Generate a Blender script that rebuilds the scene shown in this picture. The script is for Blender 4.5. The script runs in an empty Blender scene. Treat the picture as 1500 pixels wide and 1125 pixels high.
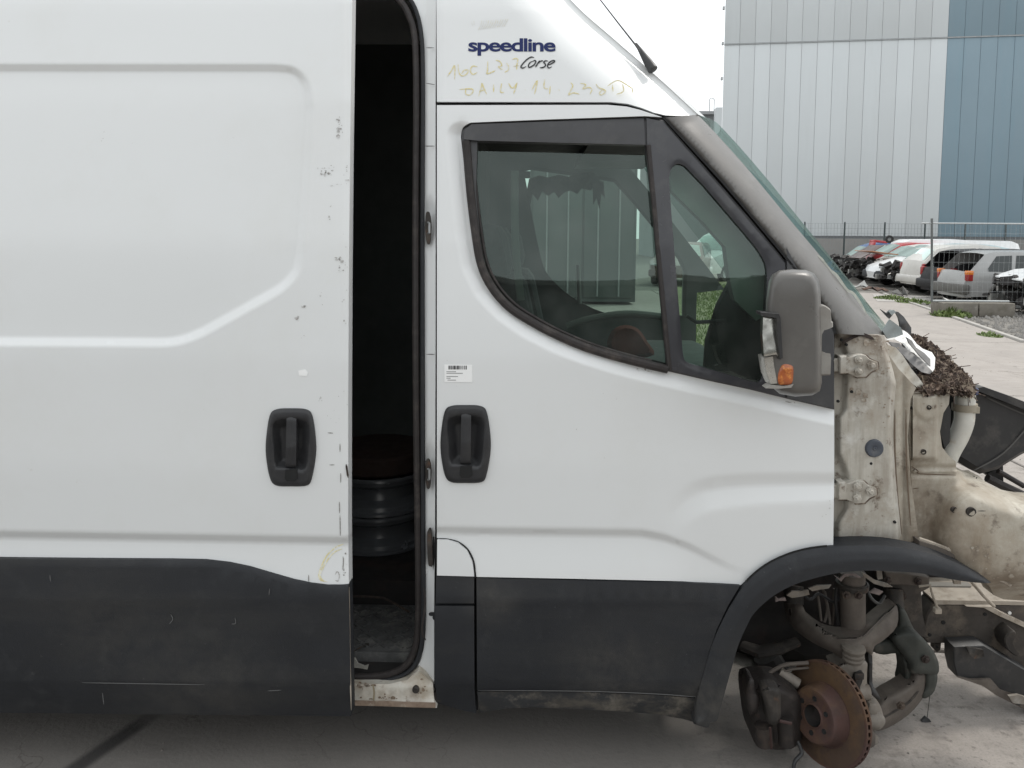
import bpy, bmesh, math, random
import numpy as np
from mathutils import Vector, Matrix
from mathutils.geometry import delaunay_2d_cdt
R = math.radians
random.seed(7)
SC = bpy.context.scene
COL = SC.collection

# ------------------------------------------------------------------ camera, sky, sun, exposure
F = 1126.0                      # focal length in pixels of the 1500 px wide photograph
CAM_LOC = Vector((0.0, -2.2, 1.62))
YAW, PITCH, ROLL = R(1.7), R(4.6), 0.0065
SHIFT = (math.tan(PITCH) - (562.5 - 345) / F)          # horizon at y = 345
camd = bpy.data.cameras.new('camera'); cam = bpy.data.objects.new('camera', camd); COL.objects.link(cam)
camd.sensor_width = 36; camd.lens = F / 1500 * 36; camd.shift_y = SHIFT * F / 1500
camd.clip_start = 0.05; camd.clip_end = 2000
CAM_R = (Matrix.Rotation(YAW, 3, 'Z') @ Matrix.Rotation(math.pi / 2 - PITCH, 3, 'X') @ Matrix.Rotation(ROLL, 3, 'Z'))
cam.matrix_world = Matrix.Translation(CAM_LOC) @ CAM_R.to_4x4()
SC.camera = cam

w = bpy.data.worlds.new('World'); SC.world = w; w.use_nodes = True
nt = w.node_tree; nt.nodes.clear()
sky = nt.nodes.new('ShaderNodeTexSky'); sky.sky_type = 'NISHITA'; sky.sun_disc = False
SUN_EL, SUN_AZ = R(54), R(62)
sky.sun_elevation = SUN_EL; sky.sun_rotation = SUN_AZ; sky.dust_density = 4; sky.air_density = 1.0
mixc = nt.nodes.new('ShaderNodeMix'); mixc.data_type = 'RGBA'; mixc.inputs[0].default_value = 0.86
mixc.inputs[7].default_value = (9.9, 10.2, 10.3, 1)     # even cloud cover over the clear sky
bgn = nt.nodes.new('ShaderNodeBackground'); bgn.inputs['Strength'].default_value = 0.14
outw = nt.nodes.new('ShaderNodeOutputWorld')
nt.links.new(sky.outputs[0], mixc.inputs[6]); nt.links.new(mixc.outputs[2], bgn.inputs['Color']); nt.links.new(bgn.outputs[0], outw.inputs[0])
sund = bpy.data.lights.new('sun', 'SUN'); sund.energy = 1.5; sund.angle = R(10); sund.color = (1, .96, .9)
suno = bpy.data.objects.new('sun', sund); COL.objects.link(suno)
# sun_rotation is clockwise from +Y seen from above
sdir = Vector((math.sin(SUN_AZ) * math.cos(SUN_EL), math.cos(SUN_AZ) * math.cos(SUN_EL), math.sin(SUN_EL)))
suno.rotation_euler = sdir.to_track_quat('Z', 'Y').to_euler(); suno.location = (0, -4, 8)
SC.view_settings.view_transform = 'Standard'; SC.view_settings.look = 'None'
SC.view_settings.exposure = 0.1; SC.view_settings.gamma = 1.0; SC.view_settings.use_curve_mapping = False
try:
    SC.cycles.max_bounces = 8; SC.cycles.transparent_max_bounces = 16; SC.cycles.use_denoising = True
except Exception:
    pass

# ------------------------------------------------------------------ photo rays -> places in the yard
_RM = np.array(CAM_R); _C = np.array(CAM_LOC)
def rays(px, py):
    px = np.asarray(px, float); py = np.asarray(py, float)
    d = np.stack([(px - 750) / F, (562.5 - py) / F + SHIFT, -np.ones_like(px)], -1)
    return d @ _RM.T
SIDE_Z = np.array([-1, .2, .3, .63, .77, .95, 1.26, 1.6, 1.9, 2.0, 2.3, 2.55, 2.9])
SIDE_Y = np.array([.06, .025, .012, 0, 0, 0, .012, .048, .095, .112, .185, .28, .5])
def side_y(z): return np.interp(z, SIDE_Z, SIDE_Y)
def S(px, py, off=0.0):                      # point on the van's curved side, off metres inboard
    d = rays(px, py); off = np.asarray(off, float)
    y = off + 0 * d[..., 0]
    for _ in range(9):
        t = (y - _C[1]) / d[..., 1]
        z = _C[2] + d[..., 2] * t
        y = off + side_y(z)
    t = (y - _C[1]) / d[..., 1]
    return _C + d * t[..., None]
def W(px, py, Y):                            # point at depth Y
    d = rays(px, py); t = (np.asarray(Y, float) - _C[1]) / d[..., 1]
    return _C + d * np.asarray(t)[..., None]
def G(px, py, z=0.0):                        # point on the ground
    d = rays(px, py); t = (z - _C[2]) / d[..., 2]
    return _C + d * np.asarray(t)[..., None]
def Wv(px, py, Y): return Vector(W(px, py, Y))
def Sv(px, py, o=0.0): return Vector(S(px, py, o))
def Gv(px, py, z=0.0): return Vector(G(px, py, z))

# ------------------------------------------------------------------ materials
MATS = {}
def mat(name, col, rough=.5, metal=0.0, var=.12, vscale=6, dirt=None, bump=0.0, bscale=60, coat=0.0, spec=.5, streak=None, fine=None):
    m = bpy.data.materials.new(name); m.use_nodes = True; n = m.node_tree; N = n.nodes; L = n.links
    b = N['Principled BSDF']
    tc = N.new('ShaderNodeTexCoord'); base = N.new('ShaderNodeRGB'); base.outputs[0].default_value = (*col, 1)
    cur = base.outputs[0]
    def noise(scale, detail=6, rough_=.6, sx=(1, 1, 1)):
        mp = N.new('ShaderNodeMapping'); mp.inputs['Scale'].default_value = sx
        L.new(tc.outputs['Object'], mp.inputs['Vector'])
        t = N.new('ShaderNodeTexNoise'); t.inputs['Scale'].default_value = scale; t.inputs['Detail'].default_value = detail
        t.inputs['Roughness'].default_value = rough_; L.new(mp.outputs[0], t.inputs['Vector']); return t.outputs['Fac']
    def ramp(src, a, c):
        r = N.new('ShaderNodeMapRange'); r.inputs[1].default_value = a; r.inputs[2].default_value = c; L.new(src, r.inputs[0]); return r.outputs[0]
    def mixin(fac, c2):
        nonlocal cur
        mx = N.new('ShaderNodeMix'); mx.data_type = 'RGBA'; L.new(fac, mx.inputs[0]); L.new(cur, mx.inputs[6])
        mx.inputs[7].default_value = (*c2, 1); cur = mx.outputs[2]
    if var: mixin(ramp(noise(vscale), .35, .75), tuple(c * (1 - var * 2) for c in col))
    for d in (dirt or []):                    # (colour, scale, lo, hi, stretch)
        mixin(ramp(noise(d[1], 8, .68, d[4] if len(d) > 4 else (1, 1, 1)), d[2], d[3]), d[0])
    if fine: mixin(ramp(noise(fine[0], 3, .7), .45, .75), fine[1])
    L.new(cur, b.inputs['Base Color'])
    b.inputs['Metallic'].default_value = metal
    rr = N.new('ShaderNodeMapRange'); rr.inputs[1].default_value = .3; rr.inputs[2].default_value = .7
    rr.inputs[3].default_value = max(.02, rough * .85); rr.inputs[4].default_value = min(1, rough * 1.15)
    L.new(noise(vscale * 2.3), rr.inputs[0]); L.new(rr.outputs[0], b.inputs['Roughness'])
    b.inputs['Specular IOR Level'].default_value = spec
    if coat: b.inputs['Coat Weight'].default_value = coat; b.inputs['Coat Roughness'].default_value = .12
    if bump:
        bp = N.new('ShaderNodeBump'); bp.inputs['Strength'].default_value = bump; bp.inputs['Distance'].default_value = .004
        L.new(noise(bscale, 8, .65), bp.inputs['Height']); L.new(bp.outputs[0], b.inputs['Normal'])
    MATS[name] = m; return m
def glass(name, tint, ior=1.5, gain=1.5, rough=.015):
    m = bpy.data.materials.new(name); m.use_nodes = True; n = m.node_tree; N = n.nodes; L = n.links
    N.remove(N['Principled BSDF']); o = N['Material Output']
    t = N.new('ShaderNodeBsdfTransparent'); t.inputs[0].default_value = (*tint, 1)
    g = N.new('ShaderNodeBsdfGlossy'); g.inputs['Roughness'].default_value = rough; g.inputs[0].default_value = (.82, .96, .90, 1)
    fr = N.new('ShaderNodeFresnel'); fr.inputs[0].default_value = ior
    mu = N.new('ShaderNodeMath'); mu.operation = 'MULTIPLY'; mu.inputs[1].default_value = gain; mu.use_clamp = True
    dust = N.new('ShaderNodeBsdfDiffuse'); dust.inputs[0].default_value = (.42, .44, .42, 1)
    tc = N.new('ShaderNodeTexCoord'); no = N.new('ShaderNodeTexNoise'); no.inputs['Scale'].default_value = 9; no.inputs['Detail'].default_value = 8
    mr = N.new('ShaderNodeMapRange'); mr.inputs[1].default_value = .4; mr.inputs[2].default_value = .8; mr.inputs[3].default_value = .02; mr.inputs[4].default_value = .09
    L.new(tc.outputs['Object'], no.inputs['Vector']); L.new(no.outputs['Fac'], mr.inputs[0])
    m0 = N.new('ShaderNodeMixShader'); L.new(mr.outputs[0], m0.inputs[0]); L.new(t.outputs[0], m0.inputs[1]); L.new(dust.outputs[0], m0.inputs[2])
    mx = N.new('ShaderNodeMixShader'); L.new(fr.outputs[0], mu.inputs[0]); L.new(mu.outputs[0], mx.inputs[0])
    L.new(m0.outputs[0], mx.inputs[1]); L.new(g.outputs[0], mx.inputs[2]); L.new(mx.outputs[0], o.inputs[0])
    MATS[name] = m; return m

DUST = (.30, .25, .19); MUD = (.20, .155, .115); RUST = (.16, .055, .025)
paint = mat('white paint', (.735, .745, .742), .33, 0, .008, 2, dirt=[((.70, .705, .69), 2.2, .5, .8), ((.56, .54, .50), 30, .70, .84)], coat=.3)
paint_dirty = mat('dirty white paint', (.62, .595, .53), .5, 0, .08, 9, dirt=[((.40, .335, .25), 11, .46, .72), ((.17, .12, .08), 30, .6, .74)], bump=.15)
paint_inner = mat('unwashed inner paint', (.52, .495, .44), .6, 0, .1, 7, dirt=[((.30, .255, .20), 7, .46, .66), ((.37, .34, .29), 13, .42, .62, (3, 3, .25)), ((.13, .095, .07), 26, .585, .70), ((.57, .56, .52), 15, .55, .72)], bump=.25, bscale=40)
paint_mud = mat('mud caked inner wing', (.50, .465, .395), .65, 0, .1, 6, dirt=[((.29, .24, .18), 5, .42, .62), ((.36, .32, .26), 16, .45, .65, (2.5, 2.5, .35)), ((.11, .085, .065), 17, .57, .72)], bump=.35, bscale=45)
clad = mat('black plastic cladding', (.025, .0265, .030), .62, 0, .12, 7, dirt=[((.042, .043, .045), 10, .55, .8), ((.09, .09, .088), 60, .66, .76), ((.035, .035, .035), 3, .5, .75, (.3, 1, 2))], bump=.25, bscale=500, spec=.35)
clad_mud = mat('mud splashed plastic', (.034, .035, .037), .7, 0, .1, 7, dirt=[((.095, .085, .072), 8, .45, .62, (1, 1, 1.6)), ((.17, .152, .128), 15, .54, .70)], bump=.2)
trimk = mat('window trim plastic', (.060, .060, .063), .5, 0, .08, 9, dirt=[((.085, .084, .082), 14, .5, .8)], spec=.4)
glossk = mat('black pillar film', (.045, .045, .05), .25, 0, .06, 5, dirt=[((.075, .075, .075), 12, .52, .8)])
rubber = mat('rubber seal', (.028, .023, .022), .7, 0, .15, 14, dirt=[((.075, .062, .055), 20, .52, .75)])
gap = mat('shadow gap', (.012, .012, .012), .9, 0, 0)
greyp = mat('weathered grey plastic', (.120, .114, .106), .32, 0, .09, 8, dirt=[((.16, .152, .14), 9, .5, .8), ((.09, .085, .078), 40, .6, .8)], bump=.1, bscale=300, spec=.5)
greyp_lt = mat('pale grey plastic', (.30, .285, .26), .55, 0, .1, 9, dirt=[((.22, .2, .18), 18, .5, .75)])
handlek = mat('door handle plastic', (.030, .030, .032), .45, 0, .1, 12, dirt=[((.05, .05, .05), 20, .5, .8)], spec=.4)
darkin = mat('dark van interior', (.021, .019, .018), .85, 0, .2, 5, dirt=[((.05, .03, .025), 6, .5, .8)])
cabin = mat('cab trim grey', (.055, .058, .056), .8, 0, .15, 6)
cabin_lt = mat('cab trim pale', (.22, .225, .21), .7, 0, .1, 6)
seatm = mat('seat cloth', (.050, .052, .052), .95, 0, .2, 40, bump=.2, bscale=400)
redm = mat('dull red surface', (.25, .045, .03), .9, 0, .2, 20)
rustm = mat('rusted iron', (.080, .042, .035), .8, .15, .15, 12, dirt=[((.125, .072, .038), 6, .44, .64), ((.055, .034, .030), 16, .5, .7)], bump=.25, bscale=120)
rustd = mat('dark oxidised iron', (.050, .036, .031), .75, .3, .2, 16, dirt=[((.13, .10, .075), 10, .5, .7)], bump=.3, bscale=100)
greasy = mat('greasy dirty steel', (.040, .035, .031), .7, .2, .25, 14, dirt=[((.09, .076, .062), 12, .50, .72), ((.10, .055, .035), 26, .58, .7)], bump=.3, bscale=90)
armm = mat('dusty suspension arm', (.125, .105, .088), .75, .1, .15, 14, dirt=[((.09, .075, .065), 16, .45, .68)], bump=.3, bscale=90)
alum = mat('dusty alloy casting', (.25, .225, .195), .65, .2, .12, 14, dirt=[((.19, .16, .13), 18, .45, .7)], bump=.25, bscale=90)
grnm = mat('greenish black bracket', (.050, .054, .047), .65, .1, .15, 10, dirt=[((.11, .10, .085), 14, .52, .75)], bump=.15)
railm = mat('muddy chassis rail', (.070, .060, .052), .75, .1, .2, 8, dirt=[((.14, .115, .09), 11, .48, .7), ((.035, .028, .025), 26, .55, .7)], bump=.3, bscale=80)
raillit = mat('dusty sunlit flange', (.40, .35, .29), .75, 0, .15, 14, dirt=[((.2, .16, .12), 20, .5, .7)])  # far paler than the rail: sun on its top edge is painted in
blackp = mat('torn black plastic', (.028, .028, .029), .5, 0, .2, 8, dirt=[((.07, .065, .06), 14, .52, .75)], bump=.15)
whitep = mat('torn white plastic', (.80, .80, .78), .5, 0, .08, 12, dirt=[((.4, .36, .3), 26, .56, .75)])
bluecap = mat('blue plastic cap', (.035, .05, .13), .5)
bluegrom = mat('blue grey grommet', (.070, .080, .10), .6, dirt=[((.12, .12, .12), 30, .5, .75)])
tubem = mat('white filler tube', (.66, .65, .60), .5, 0, .1, 12, dirt=[((.45, .38, .28), 22, .55, .75)])
brownl = mat('dead brown leaves', (.085, .055, .040), .85, 0, .3, 60, dirt=[((.27, .20, .155), 70, .5, .6), ((.03, .02, .016), 50, .5, .6)])
orange = mat('orange lens', (.42, .10, .02), .22, 0, .15, 40, dirt=[((.72, .27, .05), 60, .5, .68), ((.20, .05, .02), 44, .52, .68)], coat=.5, bump=.4, bscale=90)
mirrorm = mat('mirror glass', (.56, .55, .51), .22, 1.0, .06, 30, dirt=[((.45, .44, .40), 40, .52, .72)])
chromed = mat('dull reflector', (.55, .54, .50), .3, .7, .15, 20, dirt=[((.25, .23, .2), 25, .5, .75)])
steelk = mat('black steel wheel', (.21, .22, .23), .24, .5, .1, 10)
navy = mat('navy decal', (.022, .032, .115), .6, 0, .03, spec=.2)
inkk = mat('black decal', (.012, .013, .016), .5, 0, 0)
chalk = mat('yellow chalk', (.80, .72, .40), .9, 0, .1, 90, dirt=[((.80, .80, .74), 120, .46, .6)])
chalk2 = mat('faded yellow chalk', (.74, .64, .30), .9, 0, .05, 90, dirt=[((.72, .70, .60), 110, .44, .60)])
chalk3 = mat('smeared chalk', (.70, .68, .58), .9, 0, 0, 90, dirt=[((.70, .705, .69), 90, .42, .58)])
paperw = mat('sticker paper', (.90, .90, .89), .6, 0, .02)
smud = mat('grey scuff', (.40, .38, .36), .8, 0, .2, 60, dirt=[((.64, .64, .63), 110, .42, .58)])
smudk = mat('dark scratch', (.28, .265, .25), .8, 0, .2, 60, dirt=[((.5, .5, .49), 90, .5, .65)])
groove = mat('seam shadow', (.055, .05, .047), .9, 0, .1)
steel = mat('zinc steel', (.33, .34, .34), .5, .5, .1, 20)
g_side = glass('tinted side glass', (.42, .53, .48), 1.5, 1.35)
g_quarter = glass('dusty quarter glass', (.50, .64, .56), 1.5, 1.7)
g_screen = glass('laminated windscreen', (.50, .61, .585), 1.5, .30)

def smear(m, spots, col):
    '''dirt and shading patches round the given places (point, radius, strength), broken up by noise'''
    N = m.node_tree.nodes; L = m.node_tree.links; b = N['Principled BSDF']; src = b.inputs['Base Color'].links[0].from_socket
    tc = N.new('ShaderNodeTexCoord'); no = N.new('ShaderNodeTexNoise'); no.inputs['Scale'].default_value = 14; no.inputs['Detail'].default_value = 8; no.inputs['Roughness'].default_value = .7
    L.new(tc.outputs['Object'], no.inputs['Vector']); nz = N.new('ShaderNodeMapRange'); nz.inputs[1].default_value = .32; nz.inputs[2].default_value = .62; L.new(no.outputs['Fac'], nz.inputs[0])
    for p, r, k in spots:
        d = N.new('ShaderNodeVectorMath'); d.operation = 'DISTANCE'; d.inputs[1].default_value = tuple(p); L.new(tc.outputs['Object'], d.inputs[0])
        f = N.new('ShaderNodeMapRange'); f.interpolation_type = 'SMOOTHSTEP'; f.inputs[1].default_value = 0; f.inputs[2].default_value = r; f.inputs[3].default_value = k; f.inputs[4].default_value = 0; L.new(d.outputs['Value'], f.inputs[0])
        mu = N.new('ShaderNodeMath'); mu.operation = 'MULTIPLY'; L.new(f.outputs[0], mu.inputs[0]); L.new(nz.outputs[0], mu.inputs[1])
        mx = N.new('ShaderNodeMix'); mx.data_type = 'RGBA'; L.new(mu.outputs[0], mx.inputs[0]); L.new(src, mx.inputs[6]); mx.inputs[7].default_value = (*col, 1); src = mx.outputs[2]
    L.new(src, b.inputs['Base Color'])
smear(paint_mud, [(W(1372, 755, .13), .16, 1.0), (W(1385, 800, .10), .16, 1.0), (W(1430, 845, .08), .15, 1.0), (W(1480, 858, .08), .16, 1.0), (W(1340, 700, .11), .12, .9), (W(1338, 770, .11), .13, .9), (W(1500, 830, .06), .10, .8), (W(1355, 630, .13), .07, .6), (W(1322, 560, .09), .08, .6)], (.185, .145, .105))  # mud, plus painted shading on the dome's left side and bottom
smear(paint_inner, [(W(1250, 494, .06), .07, 1.0), (W(1285, 498, .07), .07, 1.0), (W(1296, 520, .07), .08, .9), (W(1258, 578, .06), .05, 1.0), (W(1300, 570, .07), .06, .6), (W(1250, 798, .06), .09, .8), (W(1300, 795, .06), .08, .7), (W(1300, 690, .06), .08, .45), (W(1276, 536, .04), .05, .7), (W(1270, 722, .04), .05, .6)], (.20, .155, .115))
smear(paint_dirty, [(S(530, 1006), .05, .8), (S(610, 1020), .06, .8), (S(570, 1026), .06, .7)], (.25, .19, .14))
smear(clad, [(S(720, 880, -.02), .12, .5), (S(300, 1010, -.1), .35, .4), (S(1040, 1030, -.03), .14, .8), (S(150, 920, -.1), .3, .25), (S(900, 990, -.01), .25, .5)], (.085, .080, .072))

# ------------------------------------------------------------------ objects
WORLDLOC = {}
def link(o, parent=None):
    COL.objects.link(o)
    if parent is not None:
        o.parent = parent
        o.matrix_parent_inverse = Matrix.Translation(-WORLDLOC.get(parent.name, Vector((0, 0, 0)))) if parent.name in WORLDLOC else Matrix.Identity(4)
    return o
def tag(o, label=None, cat=None, group=None, kind=None):
    if label: o['label'] = label
    if cat: o['category'] = cat
    if group: o['group'] = group
    if kind: o['kind'] = kind
    return o
def thing(name, loc, label, cat, group=None, rz=0.0, world=False):
    o = bpy.data.objects.new(name, None); o.location = loc; o.rotation_euler = (0, 0, rz); COL.objects.link(o)
    o.empty_display_size = .2
    if world: WORLDLOC[o.name] = Vector(loc)      # children are given in world coordinates
    return tag(o, label, cat, group)
def mesh_obj(name, verts, faces, m, parent=None, smooth=False, auto=None):
    me = bpy.data.meshes.new(name); me.from_pydata([tuple(map(float, v)) for v in verts], [], [tuple(map(int, f)) for f in faces])
    me.update()
    if m: me.materials.append(m)
    if smooth: me.polygons.foreach_set('use_smooth', [True] * len(me.polygons))
    o = bpy.data.objects.new(name, me); link(o, parent)
    if auto is not None: sharp(me, auto)
    return o
def sharp(me, deg=35):
    bm = bmesh.new(); bm.from_mesh(me); bmesh.ops.recalc_face_normals(bm, faces=bm.faces)
    for f in bm.faces: f.smooth = True
    for e in bm.edges: e.smooth = not (len(e.link_faces) == 2 and e.calc_face_angle(0) > R(deg))
    bm.to_mesh(me); bm.free()
class MB:
    def __init__(self): self.v = []; self.f = []
    def add(self, vs, fs):
        k = len(self.v); self.v += [tuple(map(float, a)) for a in vs]; self.f += [tuple(i + k for i in f) for f in fs]; return self
    def box(self, c, s, rot=None, bev=0.0):
        bm = bmesh.new(); bmesh.ops.create_cube(bm, size=1)
        for v in bm.verts: v.co = Vector((v.co.x * s[0], v.co.y * s[1], v.co.z * s[2]))
        if bev: bmesh.ops.bevel(bm, geom=list(bm.edges), offset=bev, segments=2, affect='EDGES', profile=.5)
        M = rot if rot is not None else Matrix.Identity(3)
        bm.verts.index_update()
        vs = [M @ v.co + Vector(c) for v in bm.verts]; fs = [[v.index for v in f.verts] for f in bm.faces]; bm.free()
        return self.add(vs, fs)
    def tube(self, pts, r, seg=8, cap=True, flat=None):
        pts = [Vector(p) for p in pts]; n = len(pts); rs = r if hasattr(r, '__len__') else [r] * n
        vs = []; up0 = None
        for i, p in enumerate(pts):
            t = (pts[min(i + 1, n - 1)] - pts[max(i - 1, 0)])
            t = t.normalized() if t.length > 1e-9 else Vector((0, 0, 1))
            if up0 is None: up0 = Vector((0, 0, 1)) if abs(t.z) < .9 else Vector((1, 0, 0))
            a = (up0 - t * up0.dot(t)).normalized(); b = t.cross(a); up0 = a
            for k in range(seg):
                an = 2 * math.pi * k / seg
                vs.append(p + (a * math.cos(an) * (flat or 1) + b * math.sin(an)) * rs[i])
        fs = [(i * seg + k, i * seg + (k + 1) % seg, (i + 1) * seg + (k + 1) % seg, (i + 1) * seg + k) for i in range(n - 1) for k in range(seg)]
        if cap: fs += [tuple(range(seg - 1, -1, -1)), tuple((n - 1) * seg + k for k in range(seg))]
        return self.add(vs, fs)
    def lathe(self, prof, org, axis, seg=40, closed=False):
        axis = Vector(axis).normalized(); org = Vector(org)
        a = axis.orthogonal().normalized(); b = axis.cross(a); vs = []; n = len(prof)
        for (r, h) in prof:
            for k in range(seg):
                an = 2 * math.pi * k / seg; vs.append(org + axis * h + (a * math.cos(an) + b * math.sin(an)) * r)
        fs = [(i * seg + k, i * seg + (k + 1) % seg, ((i + 1) % n) * seg + (k + 1) % seg, ((i + 1) % n) * seg + k) for i in range(n if closed else n - 1) for k in range(seg)]
        return self.add(vs, fs)
    def build(self, name, m, parent=None, auto=35, extra=None):
        return mesh_obj(name, self.v, self.f, m, parent, auto=auto)

def smooth_poly(pts, n=6, closed=True):          # Catmull-Rom
    P = [np.array(p, float) for p in pts]; out = []; k = len(P)
    rng = range(k) if closed else range(k - 1)
    for i in rng:
        if closed: p0, p1, p2, p3 = P[i - 1], P[i], P[(i + 1) % k], P[(i + 2) % k]
        else: p0, p1, p2, p3 = P[max(i - 1, 0)], P[i], P[i + 1], P[min(i + 2, k - 1)]
        for j in range(n):
            t = j / n
            out.append(.5 * ((2 * p1) + (-p0 + p2) * t + (2 * p0 - 5 * p1 + 4 * p2 - p3) * t * t + (-p0 + 3 * p1 - 3 * p2 + p3) * t ** 3))
    if not closed: out.append(P[-1])
    return [tuple(p) for p in out]
def resample(poly, st, closed=True):
    out = []; n = len(poly)
    for i in range(n if closed else n - 1):
        a = np.array(poly[i], float); b = np.array(poly[(i + 1) % n], float); k = max(1, int(round(np.linalg.norm(b - a) / st)))
        for j in range(k): out.append(tuple(a + (b - a) * j / k))
    if not closed: out.append(tuple(poly[-1]))
    return out
def inside(poly, x, y):
    x = np.asarray(x, float); y = np.asarray(y, float); c = np.zeros(x.shape, bool); n = len(poly)
    for i in range(n):
        x1, y1 = poly[i]; x2, y2 = poly[(i + 1) % n]
        if y1 == y2: continue
        cond = ((y1 > y) != (y2 > y)) & (x < (x2 - x1) * (y - y1) / (y2 - y1) + x1); c ^= cond
    return c
def pdist(poly, x, y, closed=False):
    x = np.asarray(x, float); y = np.asarray(y, float); best = np.full(x.shape, 1e9); n = len(poly)
    for i in range(n if closed else n - 1):
        x1, y1 = poly[i]; x2, y2 = poly[(i + 1) % n]; dx, dy = x2 - x1, y2 - y1; l2 = dx * dx + dy * dy or 1e-9
        t = np.clip(((x - x1) * dx + (y - y1) * dy) / l2, 0, 1)
        best = np.minimum(best, np.hypot(x - x1 - t * dx, y - y1 - t * dy))
    return best
def cdt(pts, loops):
    e = [];
    for a, n in loops: e += [(a + i, a + (i + 1) % n) for i in range(n)]
    r = delaunay_2d_cdt([Vector(p) for p in pts], e, [], 0, 1e-5)
    return r[0], r[2], r[3]
def panel(name, outline, m, parent=None, base=0.0, dfn=None, holes=(), fine=5, coarse=4, rim=.02, back=True, surf=S, smooth=True, edge=0.0, lines=()):
    """pressed sheet: outline in photo pixels laid on the curved side, relief dfn(px,py) in metres inboard, with rim and back"""
    loops = [resample(outline, fine * 1.6)] + [resample(h, fine * 1.6) for h in holes]
    pts = []; lp = []
    for l in loops: lp.append((len(pts), len(l))); pts += l
    A = np.array(loops[0]); x0, y0 = A.min(0); x1, y1 = A.max(0)
    gx, gy = np.meshgrid(np.arange(x0 + fine / 2, x1, fine), np.arange(y0 + fine / 2, y1, fine))
    ii, jj = np.meshgrid(np.arange(gx.shape[1]), np.arange(gx.shape[0]))
    keep = (ii % coarse == 0) & (jj % coarse == 0)
    if dfn is not None:
        d0 = dfn(gx, gy); gr = np.abs(dfn(gx + fine, gy) + dfn(gx - fine, gy) - 2 * d0) + np.abs(dfn(gx, gy + fine) + dfn(gx, gy - fine) - 2 * d0)
        keep |= gr > 2e-4
    gx, gy = gx[keep], gy[keep]
    ok = inside(loops[0], gx, gy)
    for h in loops[1:]: ok &= ~inside(h, gx, gy)
    gx, gy = gx[ok], gy[ok]
    dd = np.full(gx.shape, 1e9)
    for l in loops: dd = np.minimum(dd, pdist(l, gx, gy, True))
    keepg = dd > fine * .55
    for ln in lines:                              # rows of vertices along creases keep them crisp
        if keepg.any(): keepg &= pdist(ln, gx, gy) > fine * .6
    gx, gy = gx[keepg], gy[keepg]
    pts += list(zip(gx, gy))
    for ln in lines:
        q = np.array(resample(ln, fine, False)); ok = inside(loops[0], q[:, 0], q[:, 1]); dl = np.full(len(q), 1e9)
        for h in loops[1:]: ok &= ~inside(h, q[:, 0], q[:, 1])
        for l in loops: dl = np.minimum(dl, pdist(l, q[:, 0], q[:, 1], True))
        pts += [tuple(a) for a in q[ok & (dl > 1.0)]]
    v, f, _ = cdt(pts, lp)
    P = np.array([tuple(a) for a in v])
    T = np.array([list(a) for a in f if len(a) == 3]); c = P[T].mean(1)
    ok = inside(loops[0], c[:, 0], c[:, 1])
    for h in loops[1:]: ok &= ~inside(h, c[:, 0], c[:, 1])
    T = T[ok]
    e1 = P[T[:, 1]] - P[T[:, 0]]; e2 = P[T[:, 2]] - P[T[:, 0]]; T = T[np.abs(e1[:, 0] * e2[:, 1] - e1[:, 1] * e2[:, 0]) > .30]   # drop slivers
    def off(p):
        o = np.full(len(p), float(base))
        if dfn is not None: o = o + dfn(p[:, 0], p[:, 1])
        return o
    V3 = surf(P[:, 0], P[:, 1], off(P)); n0 = len(V3)
    if edge:
        pass
    # front faces towards -Y: make the winding so
    a, b, cc = V3[T[:, 0]], V3[T[:, 1]], V3[T[:, 2]]
    ny = np.cross(b - a, cc - a)[:, 1]; flip = ny > 0
    T[flip] = T[flip][:, ::-1]
    verts = list(V3); faces = [tuple(t) for t in T]; sm = [smooth] * len(faces)
    if rim:
        Bv = V3.copy(); Bv[:, 1] += rim
        # boundary edges
        cnt = {}
        for t in T:
            for i in range(3):
                e = (t[i], t[(i + 1) % 3]); k = (min(e), max(e)); cnt.setdefault(k, []).append(e)
        be = [es[0] for es in cnt.values() if len(es) == 1]
        used = sorted({i for e in be for i in e}); mf = {}; mbk = {}
        for i in used: mf[i] = len(verts); verts.append(V3[i]); mbk[i] = len(verts); verts.append(Bv[i])
        for (i, j) in be: faces.append((mf[j], mf[i], mbk[i], mbk[j])); sm.append(False)
        if back:
            k = len(verts); verts += list(Bv)
            for t in T: faces.append((t[2] + k, t[1] + k, t[0] + k)); sm.append(smooth)
    o = mesh_obj(name, verts, faces, m, parent)
    o.data.polygons.foreach_set('use_smooth', sm)
    return o
def ribbon(name, lines, width, m, parent=None, base=-.0015, smooth_n=5, surf=S, taper=True, thick=.0006):
    """hand drawn strokes lying on the surface; lines in photo pixels"""
    verts = []; faces = []
    bf = base if callable(base) else (lambda a, b: np.full(len(np.atleast_1d(a)), base))
    for ln in lines:
        wd = width
        p = np.array(smooth_poly(ln, smooth_n, False) if len(ln) > 2 else resample(ln, 4, False), float)
        t = np.gradient(p, axis=0); L = np.hypot(t[:, 0], t[:, 1]) + 1e-9; nx, ny = -t[:, 1] / L, t[:, 0] / L
        k = len(p); s = np.linspace(0, 1, k); wv = wd * .5 * (np.minimum(1, .35 + 4 * np.minimum(s, 1 - s)) if taper else 1)
        A = surf(p[:, 0] + nx * wv, p[:, 1] + ny * wv, bf(p[:, 0], p[:, 1])); B = surf(p[:, 0] - nx * wv, p[:, 1] - ny * wv, bf(p[:, 0], p[:, 1]))
        o = len(verts); verts += list(A) + list(B)
        faces += [(o + i, o + i + 1, o + k + i + 1, o + k + i) for i in range(k - 1)]
    return mesh_obj(name, verts, faces, m, parent)
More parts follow.
